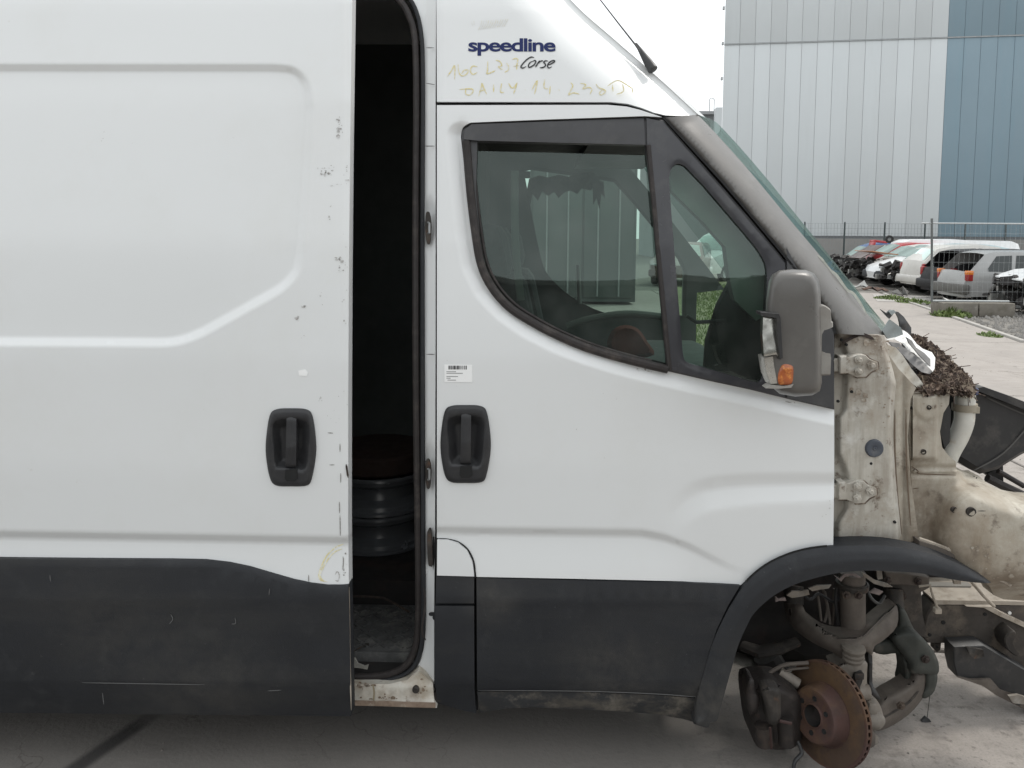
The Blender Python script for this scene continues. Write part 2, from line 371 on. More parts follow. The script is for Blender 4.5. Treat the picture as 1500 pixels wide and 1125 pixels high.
def extr(name, poly, m, parent=None, y0=0.0, y1=.05, bev=.004, surf=W, rnd=0):
    """solid plate: the pixel outline as it stands at depth y0, carried straight back to y1"""
    if rnd: poly = smooth_poly(poly, rnd)
    P = np.array(poly, float); n = len(P)
    fr = surf(P[:, 0], P[:, 1], np.full(n, y0)); c = fr.mean(0)
    ins = fr + (c - fr) / np.maximum(np.linalg.norm(c - fr, axis=1), 1e-6)[:, None] * bev
    f2 = fr.copy(); f2[:, 1] += bev; bk = fr.copy(); bk[:, 1] = fr[:, 1] + (y1 - y0)
    V = list(ins) + list(f2) + list(bk)
    v, f, _ = cdt([tuple(p) for p in P], [(0, n)])
    Q = np.array([tuple(a) for a in v]); F_ = []
    for t in f:
        cc = Q[list(t)].mean(0)
        if inside(poly, np.array([cc[0]]), np.array([cc[1]]))[0] and max(t) < n: F_ += [tuple(t), tuple(2 * n + i for i in reversed(t))]
    for k in (0, n): F_ += [(k + i, k + (i + 1) % n, k + n + (i + 1) % n, k + n + i) for i in range(n)]
    return mesh_obj(name, V, F_, m, parent, auto=40)
def loft(name, layers, m, parent=None, surf=W, capf=True, capb=True, auto=50):
    """layers: list of (pixel outline, depth), equal counts"""
    V = []; Fc = []; n = len(layers[0][0])
    for poly, y in layers:
        P = np.array(poly, float); V += list(surf(P[:, 0], P[:, 1], np.full(n, y)))
    for k in range(len(layers) - 1): Fc += [(k * n + i, k * n + (i + 1) % n, (k + 1) * n + (i + 1) % n, (k + 1) * n + i) for i in range(n)]
    if capf: Fc.append(tuple(range(n)))
    if capb: Fc.append(tuple(range((len(layers) - 1) * n, len(layers) * n)))
    return mesh_obj(name, V, Fc, m, parent, auto=auto)
def cast(name, poly, yf, m, parent=None, rp=8, rm=.02, rim=.05, rnd=3, fine=3, amp=.0015):
    '''rounded casting: pixel outline at depth yf(px,py), edges rolled back'''
    if rnd: poly = smooth_poly(poly, rnd)
    def df(x, y):
        e = np.clip(1 - pdist(poly, x, y, True) / rp, 0, 1); return rm * e ** 2 + amp * np.sin(x / 4.3) * np.sin(y / 5.1)
    def sf(px, py, off): return W(px, py, yf(np.asarray(px, float), np.asarray(py, float)) + np.asarray(off))
    return panel(name, poly, m, parent, base=0, dfn=df, fine=fine, coarse=2, rim=rim, surf=sf, back=False)
def offline(poly, o, st=4):                      # the polyline shifted sideways by o pixels
    p = np.array(resample(poly, st, False), float); t = np.gradient(p, axis=0); L = np.hypot(t[:, 0], t[:, 1]) + 1e-9
    return [tuple(a) for a in np.stack([p[:, 0] - t[:, 1] / L * o, p[:, 1] + t[:, 0] / L * o], 1)]
def scale_poly(poly, s, dx=0, dy=0):
    P = np.array(poly, float); c = P.mean(0); return [tuple(p) for p in (P - c) * s + c + np.array([dx, dy])]

# ================================================================== the setting
concrete = mat('worn concrete', (.36, .325, .295), .9, 0, .06, 1.1, dirt=[((.29, .262, .237), 2.2, .47, .72), ((.21, .188, .168), 9, .56, .8), ((.42, .39, .36), 5, .55, .8, (.4, 2.5, 1))], bump=.5, bscale=70, fine=(160, (.27, .255, .24)))
concrete_shaded = mat('concrete toned for shade', (.25, .232, .212), .85, 0, .1, 1.6, dirt=[((.13, .12, .112), 2.1, .45, .7), ((.10, .092, .085), 8, .58, .75)], bump=.5, bscale=70, fine=(160, (.18, .168, .157)))  # darker concrete copy for ground in the van's shade; unused
def crackle(m, col, scale, width, x0=None, x1=None, shade_tone=None, streak=None):
    '''fine cracks, and painted van shade that ends between x0 and x1'''
    N = m.node_tree.nodes; L = m.node_tree.links; b = N['Principled BSDF']; src = b.inputs['Base Color'].links[0].from_socket
    tc = N.new('ShaderNodeTexCoord'); no = N.new('ShaderNodeTexNoise'); no.inputs['Scale'].default_value = 3; no.inputs['Detail'].default_value = 6
    L.new(tc.outputs['Object'], no.inputs['Vector'])
    va = N.new('ShaderNodeVectorMath'); va.operation = 'MULTIPLY_ADD'; va.inputs[1].default_value = (.55, .55, .55); L.new(no.outputs['Color'], va.inputs[0]); L.new(tc.outputs['Object'], va.inputs[2])
    vo = N.new('ShaderNodeTexVoronoi'); vo.feature = 'DISTANCE_TO_EDGE'; vo.inputs['Scale'].default_value = scale; L.new(va.outputs[0], vo.inputs['Vector'])
    mr = N.new('ShaderNodeMapRange'); mr.inputs[1].default_value = 0; mr.inputs[2].default_value = width; mr.inputs[3].default_value = .75; mr.inputs[4].default_value = 0; L.new(vo.outputs['Distance'], mr.inputs[0])
    n2 = N.new('ShaderNodeTexNoise'); n2.inputs['Scale'].default_value = 1.6; L.new(tc.outputs['Object'], n2.inputs['Vector'])
    m2 = N.new('ShaderNodeMapRange'); m2.inputs[1].default_value = .48; m2.inputs[2].default_value = .62; L.new(n2.outputs['Fac'], m2.inputs[0])
    mu = N.new('ShaderNodeMath'); mu.operation = 'MULTIPLY'; L.new(mr.outputs[0], mu.inputs[0]); L.new(m2.outputs[0], mu.inputs[1])
    if shade_tone:  # darker tone painted in for the van's shade
        sp = N.new('ShaderNodeSeparateXYZ'); L.new(va.outputs[0], sp.inputs[0]); ms = N.new('ShaderNodeMapRange'); ms.interpolation_type = 'SMOOTHSTEP'
        ms.inputs[1].default_value = x0; ms.inputs[2].default_value = x1; ms.inputs[3].default_value = .9; ms.inputs[4].default_value = 0; L.new(sp.outputs[0], ms.inputs[0])
        mx = N.new('ShaderNodeMix'); mx.data_type = 'RGBA'; L.new(ms.outputs[0], mx.inputs[0]); L.new(src, mx.inputs[6]); 
        ol = N.new('ShaderNodeMix'); ol.data_type = 'RGBA'; ol.inputs[6].default_value = (*shade_tone, 1); ol.inputs[7].default_value = (*[c * 1.5 for c in shade_tone], 1); L.new(no.outputs['Fac'], ol.inputs[0]); L.new(ol.outputs[2], mx.inputs[7]); src = mx.outputs[2]
    if streak:
        (ax, ay), (bx, by), wd = streak; u_ = Vector((bx - ax, by - ay, 0)); ln_ = u_.length; u_.normalize(); n_ = Vector((-u_.y, u_.x, 0))
        def dot(v, c):
            d = N.new('ShaderNodeVectorMath'); d.operation = 'DOT_PRODUCT'; d.inputs[1].default_value = v; sb = N.new('ShaderNodeVectorMath'); sb.operation = 'SUBTRACT'; sb.inputs[1].default_value = c
            L.new(tc.outputs['Object'], sb.inputs[0]); L.new(sb.outputs[0], d.inputs[0]); return d.outputs['Value']
        ab = N.new('ShaderNodeMath'); ab.operation = 'ABSOLUTE'; L.new(dot(n_, (ax, ay, 0)), ab.inputs[0])
        nz = N.new('ShaderNodeMath'); nz.operation = 'MULTIPLY_ADD'; nz.inputs[1].default_value = wd * .9; nz.inputs[2].default_value = -wd * .45; L.new(no.outputs['Fac'], nz.inputs[0])
        ad = N.new('ShaderNodeMath'); L.new(ab.outputs[0], ad.inputs[0]); L.new(nz.outputs[0], ad.inputs[1])
        f1 = N.new('ShaderNodeMapRange'); f1.interpolation_type = 'SMOOTHSTEP'; f1.inputs[1].default_value = wd * .35; f1.inputs[2].default_value = wd * 1.25; f1.inputs[3].default_value = .86; f1.inputs[4].default_value = 0; L.new(ad.outputs[0], f1.inputs[0])
        f2 = N.new('ShaderNodeMapRange'); f2.inputs[1].default_value = ln_; f2.inputs[2].default_value = ln_ + .12; f2.inputs[3].default_value = 1; f2.inputs[4].default_value = 0; L.new(dot(u_, (ax, ay, 0)), f2.inputs[0])
        fm = N.new('ShaderNodeMath'); fm.operation = 'MULTIPLY'; L.new(f1.outputs[0], fm.inputs[0]); L.new(f2.outputs[0], fm.inputs[1])
        mt = N.new('ShaderNodeMix'); mt.data_type = 'RGBA'; L.new(fm.outputs[0], mt.inputs[0]); L.new(src, mt.inputs[6]); mt.inputs[7].default_value = (.028, .026, .025, 1); src = mt.outputs[2]
    mx = N.new('ShaderNodeMix'); mx.data_type = 'RGBA'; L.new(mu.outputs[0], mx.inputs[0]); L.new(src, mx.inputs[6]); mx.inputs[7].default_value = (*col, 1); L.new(mx.outputs[2], b.inputs['Base Color'])
crackle(concrete, (.13, .115, .10), 1.6, .012)
slab_shaded = mat('shade darkened concrete', (.355, .32, .29), .9, 0, .06, 1.1, dirt=[((.25, .225, .20), 3.2, .46, .70), ((.15, .132, .118), 11, .53, .70), ((.12, .105, .093), 30, .565, .68), ((.42, .39, .36), 5, .55, .8, (.4, 2.5, 1))], bump=.8, bscale=60, fine=(150, (.25, .228, .205)))
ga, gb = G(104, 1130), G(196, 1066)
crackle(slab_shaded, (.09, .08, .07), 3.2, .010, .55, 1.5, (.125, .116, .106), ((ga[0], ga[1]), (gb[0], gb[1]), .036))  # under-van shade painted into the slab, fading out towards the front
earth = mat('gravelly earth', (.20, .185, .165), .95, 0, .1, .8, dirt=[((.13, .12, .105), 1.4, .45, .7), ((.29, .275, .25), 4, .5, .75)], bump=.9, bscale=22, fine=(24, (.12, .112, .10)))
joint = mat('joint dirt', (.10, .09, .08), .95, 0, .1)
stone = mat('gravel stone', (.30, .285, .265), .9, 0, .2, 3)
wallg = mat('pale grey cladding', (.585, .615, .625), .5, 0, .02, .25, dirt=[((.53, .555, .56), .5, .5, .8, (1, 1, .12))])
wallb = mat('blue cladding', (.215, .295, .345), .5, 0, .03, .25, dirt=[((.18, .28, .335), .5, .5, .8, (1, 1, .12))])
wallback = mat('cladding joint', (.44, .45, .455), .9, 0, 0)
plinth = mat('concrete plinth', (.27, .262, .25), .9, 0, .1, .5, dirt=[((.24, .235, .22), .9, .5, .75)], bump=.3)
greybld = mat('grey render', (.27, .28, .285), .85, 0, .06, .4)

gs = mesh_obj('ground', [(-400, -300, -.02), (400, -300, -.02), (400, 500, -.02), (-400, 500, -.02)], [(0, 1, 2, 3)], earth); tag(gs, kind='structure')
def slab(poly, m, parent=None):
    bm = bmesh.new(); vs = [bm.verts.new((x, y, 0)) for x, y in poly]; f = bm.faces.new(vs)
    if f.normal.z < 0: f.normal_flip()
    r = bmesh.ops.extrude_face_region(bm, geom=[f]); 
    for g in r['geom']:
        if isinstance(g, bmesh.types.BMVert): g.co.z = -.12
    bmesh.ops.recalc_face_normals(bm, faces=bm.faces)
    bmesh.ops.bevel(bm, geom=[e for e in bm.edges if e.verts[0].co.z > -.01 and e.verts[1].co.z > -.01], offset=.006, segments=1, affect='EDGES')
    me = bpy.data.meshes.new('concrete_slab'); bm.to_mesh(me); bm.free(); me.materials.append(m)
    o = bpy.data.objects.new('concrete_slab', me); link(o, parent); return o
jg = .013
yard = mesh_obj('concrete_yard', [(-20, -8, -.016), (12.4, -8, -.016), (12.4, 9.9, -.016), (7.7, 10, -.016), (9.0, 15.7, -.016), (10.2, 21, -.016), (-20, 21, -.016)], [(0, 1, 2, 3, 4, 5, 6)], joint); tag(yard, kind='structure')
rows = [(-8, -3.9), (-3.9, .76), (.76, 5.8), (5.8, 9.98)]
cols = [(-20, -13.6), (-13.6, -7.5), (-7.5, -2.4), (-2.4, 3.5), (3.5, 12.4)]
for (ya, yb) in rows:
    for (xa, xb) in cols:
        m = slab_shaded if xa in (-2.4, -7.5) and ya in (-3.9, .76) else concrete
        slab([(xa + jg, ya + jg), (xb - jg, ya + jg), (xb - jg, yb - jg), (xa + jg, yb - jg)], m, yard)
for (xa, xb) in cols[:-1]: slab([(xa + jg, 9.98 + jg), (xb - jg, 9.98 + jg), (xb - jg, 20.9), (xa + jg, 20.9)], concrete, yard)
slab([(3.5 + jg, 9.98 + jg), (7.62, 9.98 + jg), (9.0, 15.7), (10.2, 20.9), (3.5 + jg, 20.9)], concrete, yard)
kb = MB()
for (a, b) in (((7.66, 10.05), (8.42, 13.2)), ((8.43, 13.24), (9.12, 16.2)), ((9.13, 16.24), (10.1, 20.4))):
    a = Vector((*a, 0)); b = Vector((*b, 0)); d = (b - a); L_ = d.length; an = math.atan2(d.y, d.x)
    kb.box(((a + b) / 2 + Vector((.05, 0, -.02))), (L_, .09, .10), Matrix.Rotation(an, 3, 'Z'), .012)
kerbm = mat('pale kerb', (.42, .40, .37), .9, 0, .1, 3, bump=.3)
tag(kb.build('kerb', kerbm), kind='structure')
tag(mesh_obj('apron', [tuple(v) for v in (Gv(1278, 431, .006), Gv(1285, 441, .006), Gv(1372, 443.5, .006), Gv(1362, 434, .006))], [(0, 1, 2, 3)], mat('pale dusty apron', (.42, .40, .375), .95, 0, .1, 2, bump=.4)), kind='structure')
# loose stones: too many to count
rs = np.random.RandomState(3)
mb = MB()
def stones(n, fx, size):
    for _ in range(n):
        x, y = fx(); s = size * (.5 + rs.rand() ** 2 * 1.6); a = rs.rand() * 6.28
        ca, sa = math.cos(a) * s, math.sin(a) * s
        mb.add([(x + ca, y + sa, -.015), (x - sa * .8, y + ca * .8, -.015), (x - ca, y - sa * .9, -.015), (x + sa * .7, y - ca * .7, -.015), (x + ca * .2, y + sa * .2, s * (.5 + .4 * rs.rand())), (x - ca * .4, y - sa * .3, s * (.4 + .4 * rs.rand()))],
               [(0, 1, 4), (1, 2, 5), (1, 5, 4), (2, 3, 5), (3, 0, 4), (3, 4, 5)])
def gravel_place():
    y = 10.1 + rs.rand() ** 1.3 * 8; x = 7.85 + (y - 10) * .24 + rs.rand() * 5.5; return x, y
stones(3800, gravel_place, .03)
tag(mesh_obj('gravel', mb.v, mb.f, stone), 'grey gravel and rubble strewn beside the concrete yard', 'gravel', kind='stuff')
mb = MB()
def yard_place(): return (rs.rand() * 9 - 2, -.2 + rs.rand() ** 1.2 * 9.5)
stones(420, yard_place, .0045)
tag(mesh_obj('grit', [(a, b, max(-.001, c * .6 + .001)) for a, b, c in mb.v], mb.f, mat('dark grit', (.16, .145, .13), .9, 0, .2, 5)), 'dark grit and small crumbs scattered over the concrete', 'grit', kind='stuff')

# weeds
weedm = mat('weed leaves', (.135, .185, .060), .7, 0, .2, 8, dirt=[((.20, .26, .07), 5, .5, .7), ((.22, .21, .09), 9, .6, .75)])
def weeds(px, py, r, h, n, label, ry=None):
    c = Gv(px, py); mb = MB()
    k_ = 12; V0 = [(c.x + math.cos(6.283 * i / k_) * r * 1.02, c.y + math.sin(6.283 * i / k_) * (ry or r) * 1.02, .004) for i in range(k_)]; mb.add(V0, [tuple(range(k_))])
    for _ in range(n):
        a = rs.rand() * 6.28; q = rs.rand() ** .6; x = c.x + math.cos(a) * r * q; y = c.y + math.sin(a) * (ry or r) * q
        hh = h * (.35 + .75 * rs.rand()) * (1.15 - q * .7); b = rs.rand() * 6.28; wd = .012 + .016 * rs.rand(); ln = hh * (.3 + .5 * rs.rand())
        dx, dy = math.cos(b) * ln, math.sin(b) * ln; nx, ny = -math.sin(b) * wd, math.cos(b) * wd
        mb.add([(x - nx * .5, y - ny * .5, -.01), (x + nx * .5, y + ny * .5, -.01), (x + dx * .5 + nx, y + dy * .5 + ny, hh * .65), (x + dx * .5 - nx, y + dy * .5 - ny, hh * .65), (x + dx, y + dy, hh)],
               [(0, 1, 2, 3), (3, 2, 4)])
    o = mesh_obj('weed_clump', mb.v, mb.f, weedm); return tag(o, label, 'weeds', 'weeds growing in the gravel')
weeds(1393, 463, .38, .19, 420, 'bright green weed clump in front of the concrete fence block', .35)
weeds(1306, 438, .42, .12, 260, 'low green weeds at the edge of the pale apron', .5)
weeds(1338, 443, .4, .13, 160, 'sparse weed tuft between the pale apron and the fence post', .5)
weeds(1450, 492, .16, .08, 70, 'tiny weed tuft at the corner of the concrete slab', .25)
# rough grass beyond the van
mb = MB()
for _ in range(5200):
    y = 9 + rs.rand() ** .8 * 15; x = (y + 2.2) * (.20 + .12 * rs.rand())
    a = rs.rand() * 6.28; h = .03 + .06 * rs.rand(); l = .05 * rs.rand(); wd = .014
    mb.add([(x - wd, y, -.01), (x + wd, y, -.01), (x + math.cos(a) * l, y + math.sin(a) * l, h)], [(0, 1, 2)])
V = [tuple(Gv(*q)) for q in ((975, 412), (1100, 412), (1112, 520), (975, 520))]; tag(mesh_obj('turf', [(a, b_, .005) for a, b_, _ in V], [(3, 2, 1, 0)], mat('thin turf', (.16, .175, .085), .95, 0, .15, 1.5, dirt=[((.22, .205, .15), 2.5, .5, .7)], bump=.6, bscale=30)), kind='structure')
tag(mesh_obj('grass', mb.v, mb.f, weedm), 'patch of thin green grass beyond the van, seen through its windows', 'grass', kind='stuff')

# ------------------------------------------------------------------ big warehouse
P0 = Wv(1060, 100, 52.8); P1 = Wv(1500, 100, 50.4)
u = Vector((P1.x - P0.x, P1.y - P0.y, 0)).normalized(); nrm = Vector((u.y, -u.x, 0))    # nrm points to the yard
A0 = Vector((P0.x, P0.y, 0))
zs = Wv(1060, 65, 52.8).z
bnd = Wv(1381, 200, 51.0); wl = (Vector((bnd.x, bnd.y, 0)) - A0).dot(u)
wh = thing('warehouse', A0, 'tall pale grey and blue clad warehouse behind the scrapyard fence', 'warehouse', world=True)
rotw = Matrix(((u.x, -nrm.x, 0), (u.y, -nrm.y, 0), (0, 0, 1)))
def wbox(mb, s0, s1, d0, d1, z0, z1, bev=0):       # s along the wall, d out from the wall
    c = A0 + u * ((s0 + s1) / 2) + nrm * ((d0 + d1) / 2) + Vector((0, 0, (z0 + z1) / 2))
    return mb.box(c, (s1 - s0, abs(d1 - d0), z1 - z0), rotw, bev)
wbox(MB(), 0, 0, 0, 0, 0, 0)
mbx = MB(); ct_ = [A0 + u * a - nrm * b for a, b in ((.05, .06), (44, .06), (44, 30), (10.5, 30))]
mbx.add([(p.x, p.y, z_) for z_ in (0, 24.1) for p in ct_], [(3, 2, 1, 0), (4, 5, 6, 7), (0, 1, 5, 4), (1, 2, 6, 5), (2, 3, 7, 6), (3, 0, 4, 7)]); mbx.build('wall_core', wallback, wh)
mbx = MB(); wbox(mbx, 0, 44, -.05, .12, 0, 1.55); mbx.build('plinth', plinth, wh)
mbx = MB(); wbox(mbx, 0, 44, -.05, .07, 1.55, 1.72); mbx.build('base_flashing', mat('dark flashing', (.13, .135, .14), .6), wh)
wgs = [wallg, mat('pale grey cladding, duller', (.565, .592, .60), .5, 0, .02, .25), mat('pale grey cladding, lighter', (.60, .63, .64), .5, 0, .02, .25)]
npl = max(1, round(wl / 1.0)); wpl = wl / npl
cache = {}
def clad_piece(s0, s1, z0, z1, m, key):
    mbp = MB(); wbox(mbp, s0, s1, -.06, random.uniform(-.002, .004), z0, z1, .012)
    mbp.build('cladding_panel', m, wh, auto=None if False else 40)
for i in range(npl + 18):
    s0, s1 = i * wpl + .008, (i + 1) * wpl - .008; m = wgs[(i * 7 + i // 3) % 3] if i < npl else wallb
    clad_piece(s0, s1, 1.74, zs - .05, m, 'a'); clad_piece(s0, s1, zs + .05, 24, m, 'b')
mbx = MB(); wbox(mbx, 0, 44, -.05, .05, zs - .05, zs + .035); mbx.build('seam_rail', mat('seam rail', (.36, .375, .38), .6), wh)
mbx = MB(); wbox(mbx, -.45, -.01, -1.2, -.02, 0, Wv(1055, 157, 52.8).z); mbx.build('corner_casing', wallg, wh)
mbx = MB()
for k in range(9): wbox(mbx, -.16, -.02, -.3, -.05, zs - 12 + k * 2.4, zs - 11.8 + k * 2.4)
mbx.build('corner_bracket', wallback, wh)
# low grey annexe at its left corner
Bq = Wv(1050, 168, 58); Bl = Wv(960, 168, 58)
an = thing('annexe', (Bq.x, 58, 0), 'low dark grey annexe left of the tall warehouse', 'building', world=True)
mbx = MB(); mbx.box(((Bq.x + Bl.x) / 2, 62, Bq.z / 2), (Bq.x - Bl.x, 8, Bq.z)); mbx.build('wall', greybld, an)
mbx = MB(); mbx.box(((Bq.x + Bl.x) / 2, 61.9, Bq.z + .12), (Bq.x - Bl.x + .2, 8.3, .24)); mbx.build('roof_edge', wallback, an)
mbx = MB(); q = Wv(1047, 166, 58)
for dx in (0, -.35): mbx.tube([(q.x + dx, 58.3, q.z), (q.x + dx, 58.3, q.z + 1.1)], .03)
mbx.tube([(q.x, 58.3, q.z + 1.1), (q.x - .18, 58.3, q.z + 1.22), (q.x - .35, 58.3, q.z + 1.1)], .03); mbx.build('ladder_hoop', steel, an)
# long low shed and stacked yard things behind the photographer: only its mirror image shows, in the windows
sh = thing('shed', (0, -24, 0), 'long dark shed across the yard, mirrored in the van windows', 'shed', world=True)
mbx = MB(); mbx.box((0, -27, 2.6), (90, 6, 5.2)); mbx.build('wall', mat('dark shed wall', (.11, .115, .105), .8, 0, .2, .3), sh)
mbx = MB(); mbx.box((0, -27, 5.3), (90.6, 6.6, .2)); mbx.build('roof', mat('shed roof', (.2, .2, .19), .8), sh)

# ------------------------------------------------------------------ mesh fence in front of the warehouse
fpost = mat('dark green fence steel', (.045, .06, .06), .5, .2, .05)
fwire = mat('fence wire', (.17, .19, .19), .5, .3, .05)
YF = 45.0
fz = Wv(1300, 327, YF).z; fence = thing('mesh_fence', (Wv(1177, 380, YF).x, YF, 0), 'green mesh fence along the foot of the warehouse', 'fence', world=True)
fx0 = Wv(1177, 380, YF).x; stepx = 57 / F * (YF + 2.2)
def wires(mb, x0, x1, y, z0, z1, nx, nz, r):
    for i in range(nx + 1):
        x = x0 + (x1 - x0) * i / nx; mb.tube([(x, y, z0), (x, y, z1)], r, 3, False)
    for k in range(nz + 1):
        z = z0 + (z1 - z0) * k / nz; mb.tube([(x0, y, z), (x1, y, z)], r, 3, False)
for i in range(9):
    x = fx0 + i * stepx
    mbx = MB(); mbx.box((x, YF, fz / 2 + .02), (.075, .075, fz + .08), None, .01); mbx.build('post', fpost, fence)
    mbx = MB(); wires(mbx, x + .05, x + stepx - .05, YF, .1, fz - .03, 12, 8, .007); tag(mbx.build('wire_panel', fwire, fence, auto=None), kind='stuff')
# temporary fence frame standing on concrete blocks
YT = 14.3
tl = Wv(1365, 320, YT); tb = Wv(1365, 442, YT); tr_ = Wv(1478, 442, YT); ty = Wv(1352, 327, YT).z
tf = thing('temporary_fence', (tb.x, YT, tb.z), 'galvanised temporary fence frame standing on a concrete block', 'fence', world=True)
zinc = mat('galvanised tube', (.46, .48, .48), .45, .4, .1, 20); zincd = mat('weathered fence post', (.16, .17, .17), .5, .4, .1, 20)
mbx = MB(); mbx.tube([tb, tl], .024, 10); mbx.build('post', zincd, tf)
mbx = MB(); mbx.tube([(tb.x, YT, tb.z + .02), (tr_.x, YT, tb.z + .02)], .022, 10); mbx.build('bottom_rail', zinc, tf)
mbx = MB(); mbx.tube([(Wv(1350, 327, YT).x, YT, ty), (tr_.x + 1.2, YT, ty)], .016, 10); mbx.build('top_rail', zinc, tf)
mbx = MB(); wires(mbx, tb.x, tr_.x + 1.1, YT, tb.z + .02, ty, 26, 8, .0014); tag(mbx.build('wire_panel', zinc, tf, auto=None), kind='stuff')
mbx = MB(); mbx.tube([(tr_.x + 1.15, YT, tb.z), (tr_.x + 1.15, YT, ty)], .024, 10); mbx.build('post', zincd, tf)
blockm = mat('mossy concrete block', (.20, .182, .155), .9, 0, .15, 4, dirt=[((.12, .11, .085), 6, .48, .7), ((.27, .255, .225), 9, .55, .75)], bump=.4); k0 = Gv(1352, 457.5); mbx = MB(); wbk = tr_.x - k0.x
bl = thing('concrete_block', (k0.x, k0.y, 0), 'low concrete block under the temporary fence', 'block', world=True)
for i in range(2): 
    mbx = MB(); mbx.box((k0.x + wbk * (i + .5) / 2, YT + .0, tb.z / 2 - .005), (wbk / 2 - .02, .5, tb.z + .01), None, .02); mbx.build('block', blockm, bl)

# ================================================================== scrapped cars
cglass = glass('car glass', (.45, .53, .52), 1.5, 4.5, .05)
cblack = mat('car black trim', (.03, .03, .032), .6, 0, .15, 10)
tyre_m = mat('tyre rubber', (.03, .029, .028), .85, 0, .2, 12)
lampr = mat('red tail lamp', (.34, .03, .03), .25, 0, .15, 20); lampo = mat('orange tail lamp', (.75, .22, .03), .25, 0, .1, 20); lampw = mat('clear headlamp', (.45, .46, .46), .2, .3, .1, 20)
junk_m = mat('engine bay grime', (.030, .027, .026), .7, .2, .35, 9, dirt=[((.20, .19, .175), 8, .56, .68)], bump=.2)
junk_l = mat('bent light metal', (.42, .42, .40), .5, .4, .25, 8, dirt=[((.14, .10, .08), 9, .52, .7)])
def carpaint(name, c): return mat(name, c, .3, 0, .05, 2, dirt=[(tuple(x * .75 + .05 for x in c), 5, .52, .8)], coat=.3)
STY = {   # outline of the side: front bumper, over the roof, to the rear bumper; glass = roof-line stretches that are glazed
 'hatch': dict(L=3.9, H=1.46, W=1.66, wx=(.78, 3.2), belt=.93,
    top=[(.02, .30), (0, .52), (.10, .70), (.45, .82), (.98, .95), (1.72, 1.40), (2.15, 1.46), (3.0, 1.43), (3.45, 1.34), (3.80, .98), (3.88, .62), (3.86, .30)], ws=4, rw=8,
    side=[[(1.38, .96), (1.86, 1.33), (2.30, 1.37), (2.30, .95)], [(2.38, .95), (2.38, 1.37), (3.05, 1.34), (3.38, 1.20), (3.38, .98)]]),
 'estate': dict(L=4.4, H=1.42, W=1.68, wx=(.82, 3.5), belt=.88,
    top=[(.02, .28), (0, .50), (.08, .68), (.5, .80), (1.15, .90), (1.85, 1.34), (2.3, 1.41), (3.7, 1.40), (3.92, 1.34), (4.30, .90), (4.38, .60), (4.36, .28)], ws=4, rw=8,
    side=[[(1.52, .92), (2.0, 1.29), (2.5, 1.33), (2.5, .91)], [(2.58, .91), (2.58, 1.33), (3.2, 1.32), (3.3, .92)], [(3.38, .92), (3.30, 1.32), (3.66, 1.30), (3.9, 1.0), (3.9, .93)]]),
 'van': dict(L=4.6, H=1.85, W=1.78, wx=(.85, 3.5), belt=1.05,
    top=[(.02, .30), (0, .60), (.10, .85), (.75, 1.05), (1.45, 1.68), (1.85, 1.82), (2.5, 1.86), (4.2, 1.84), (4.45, 1.74), (4.55, 1.05), (4.58, .60), (4.56, .30)], ws=3, rw=8,
    side=[[(1.12, 1.09), (1.60, 1.60), (2.05, 1.66), (2.05, 1.07)]]),
}
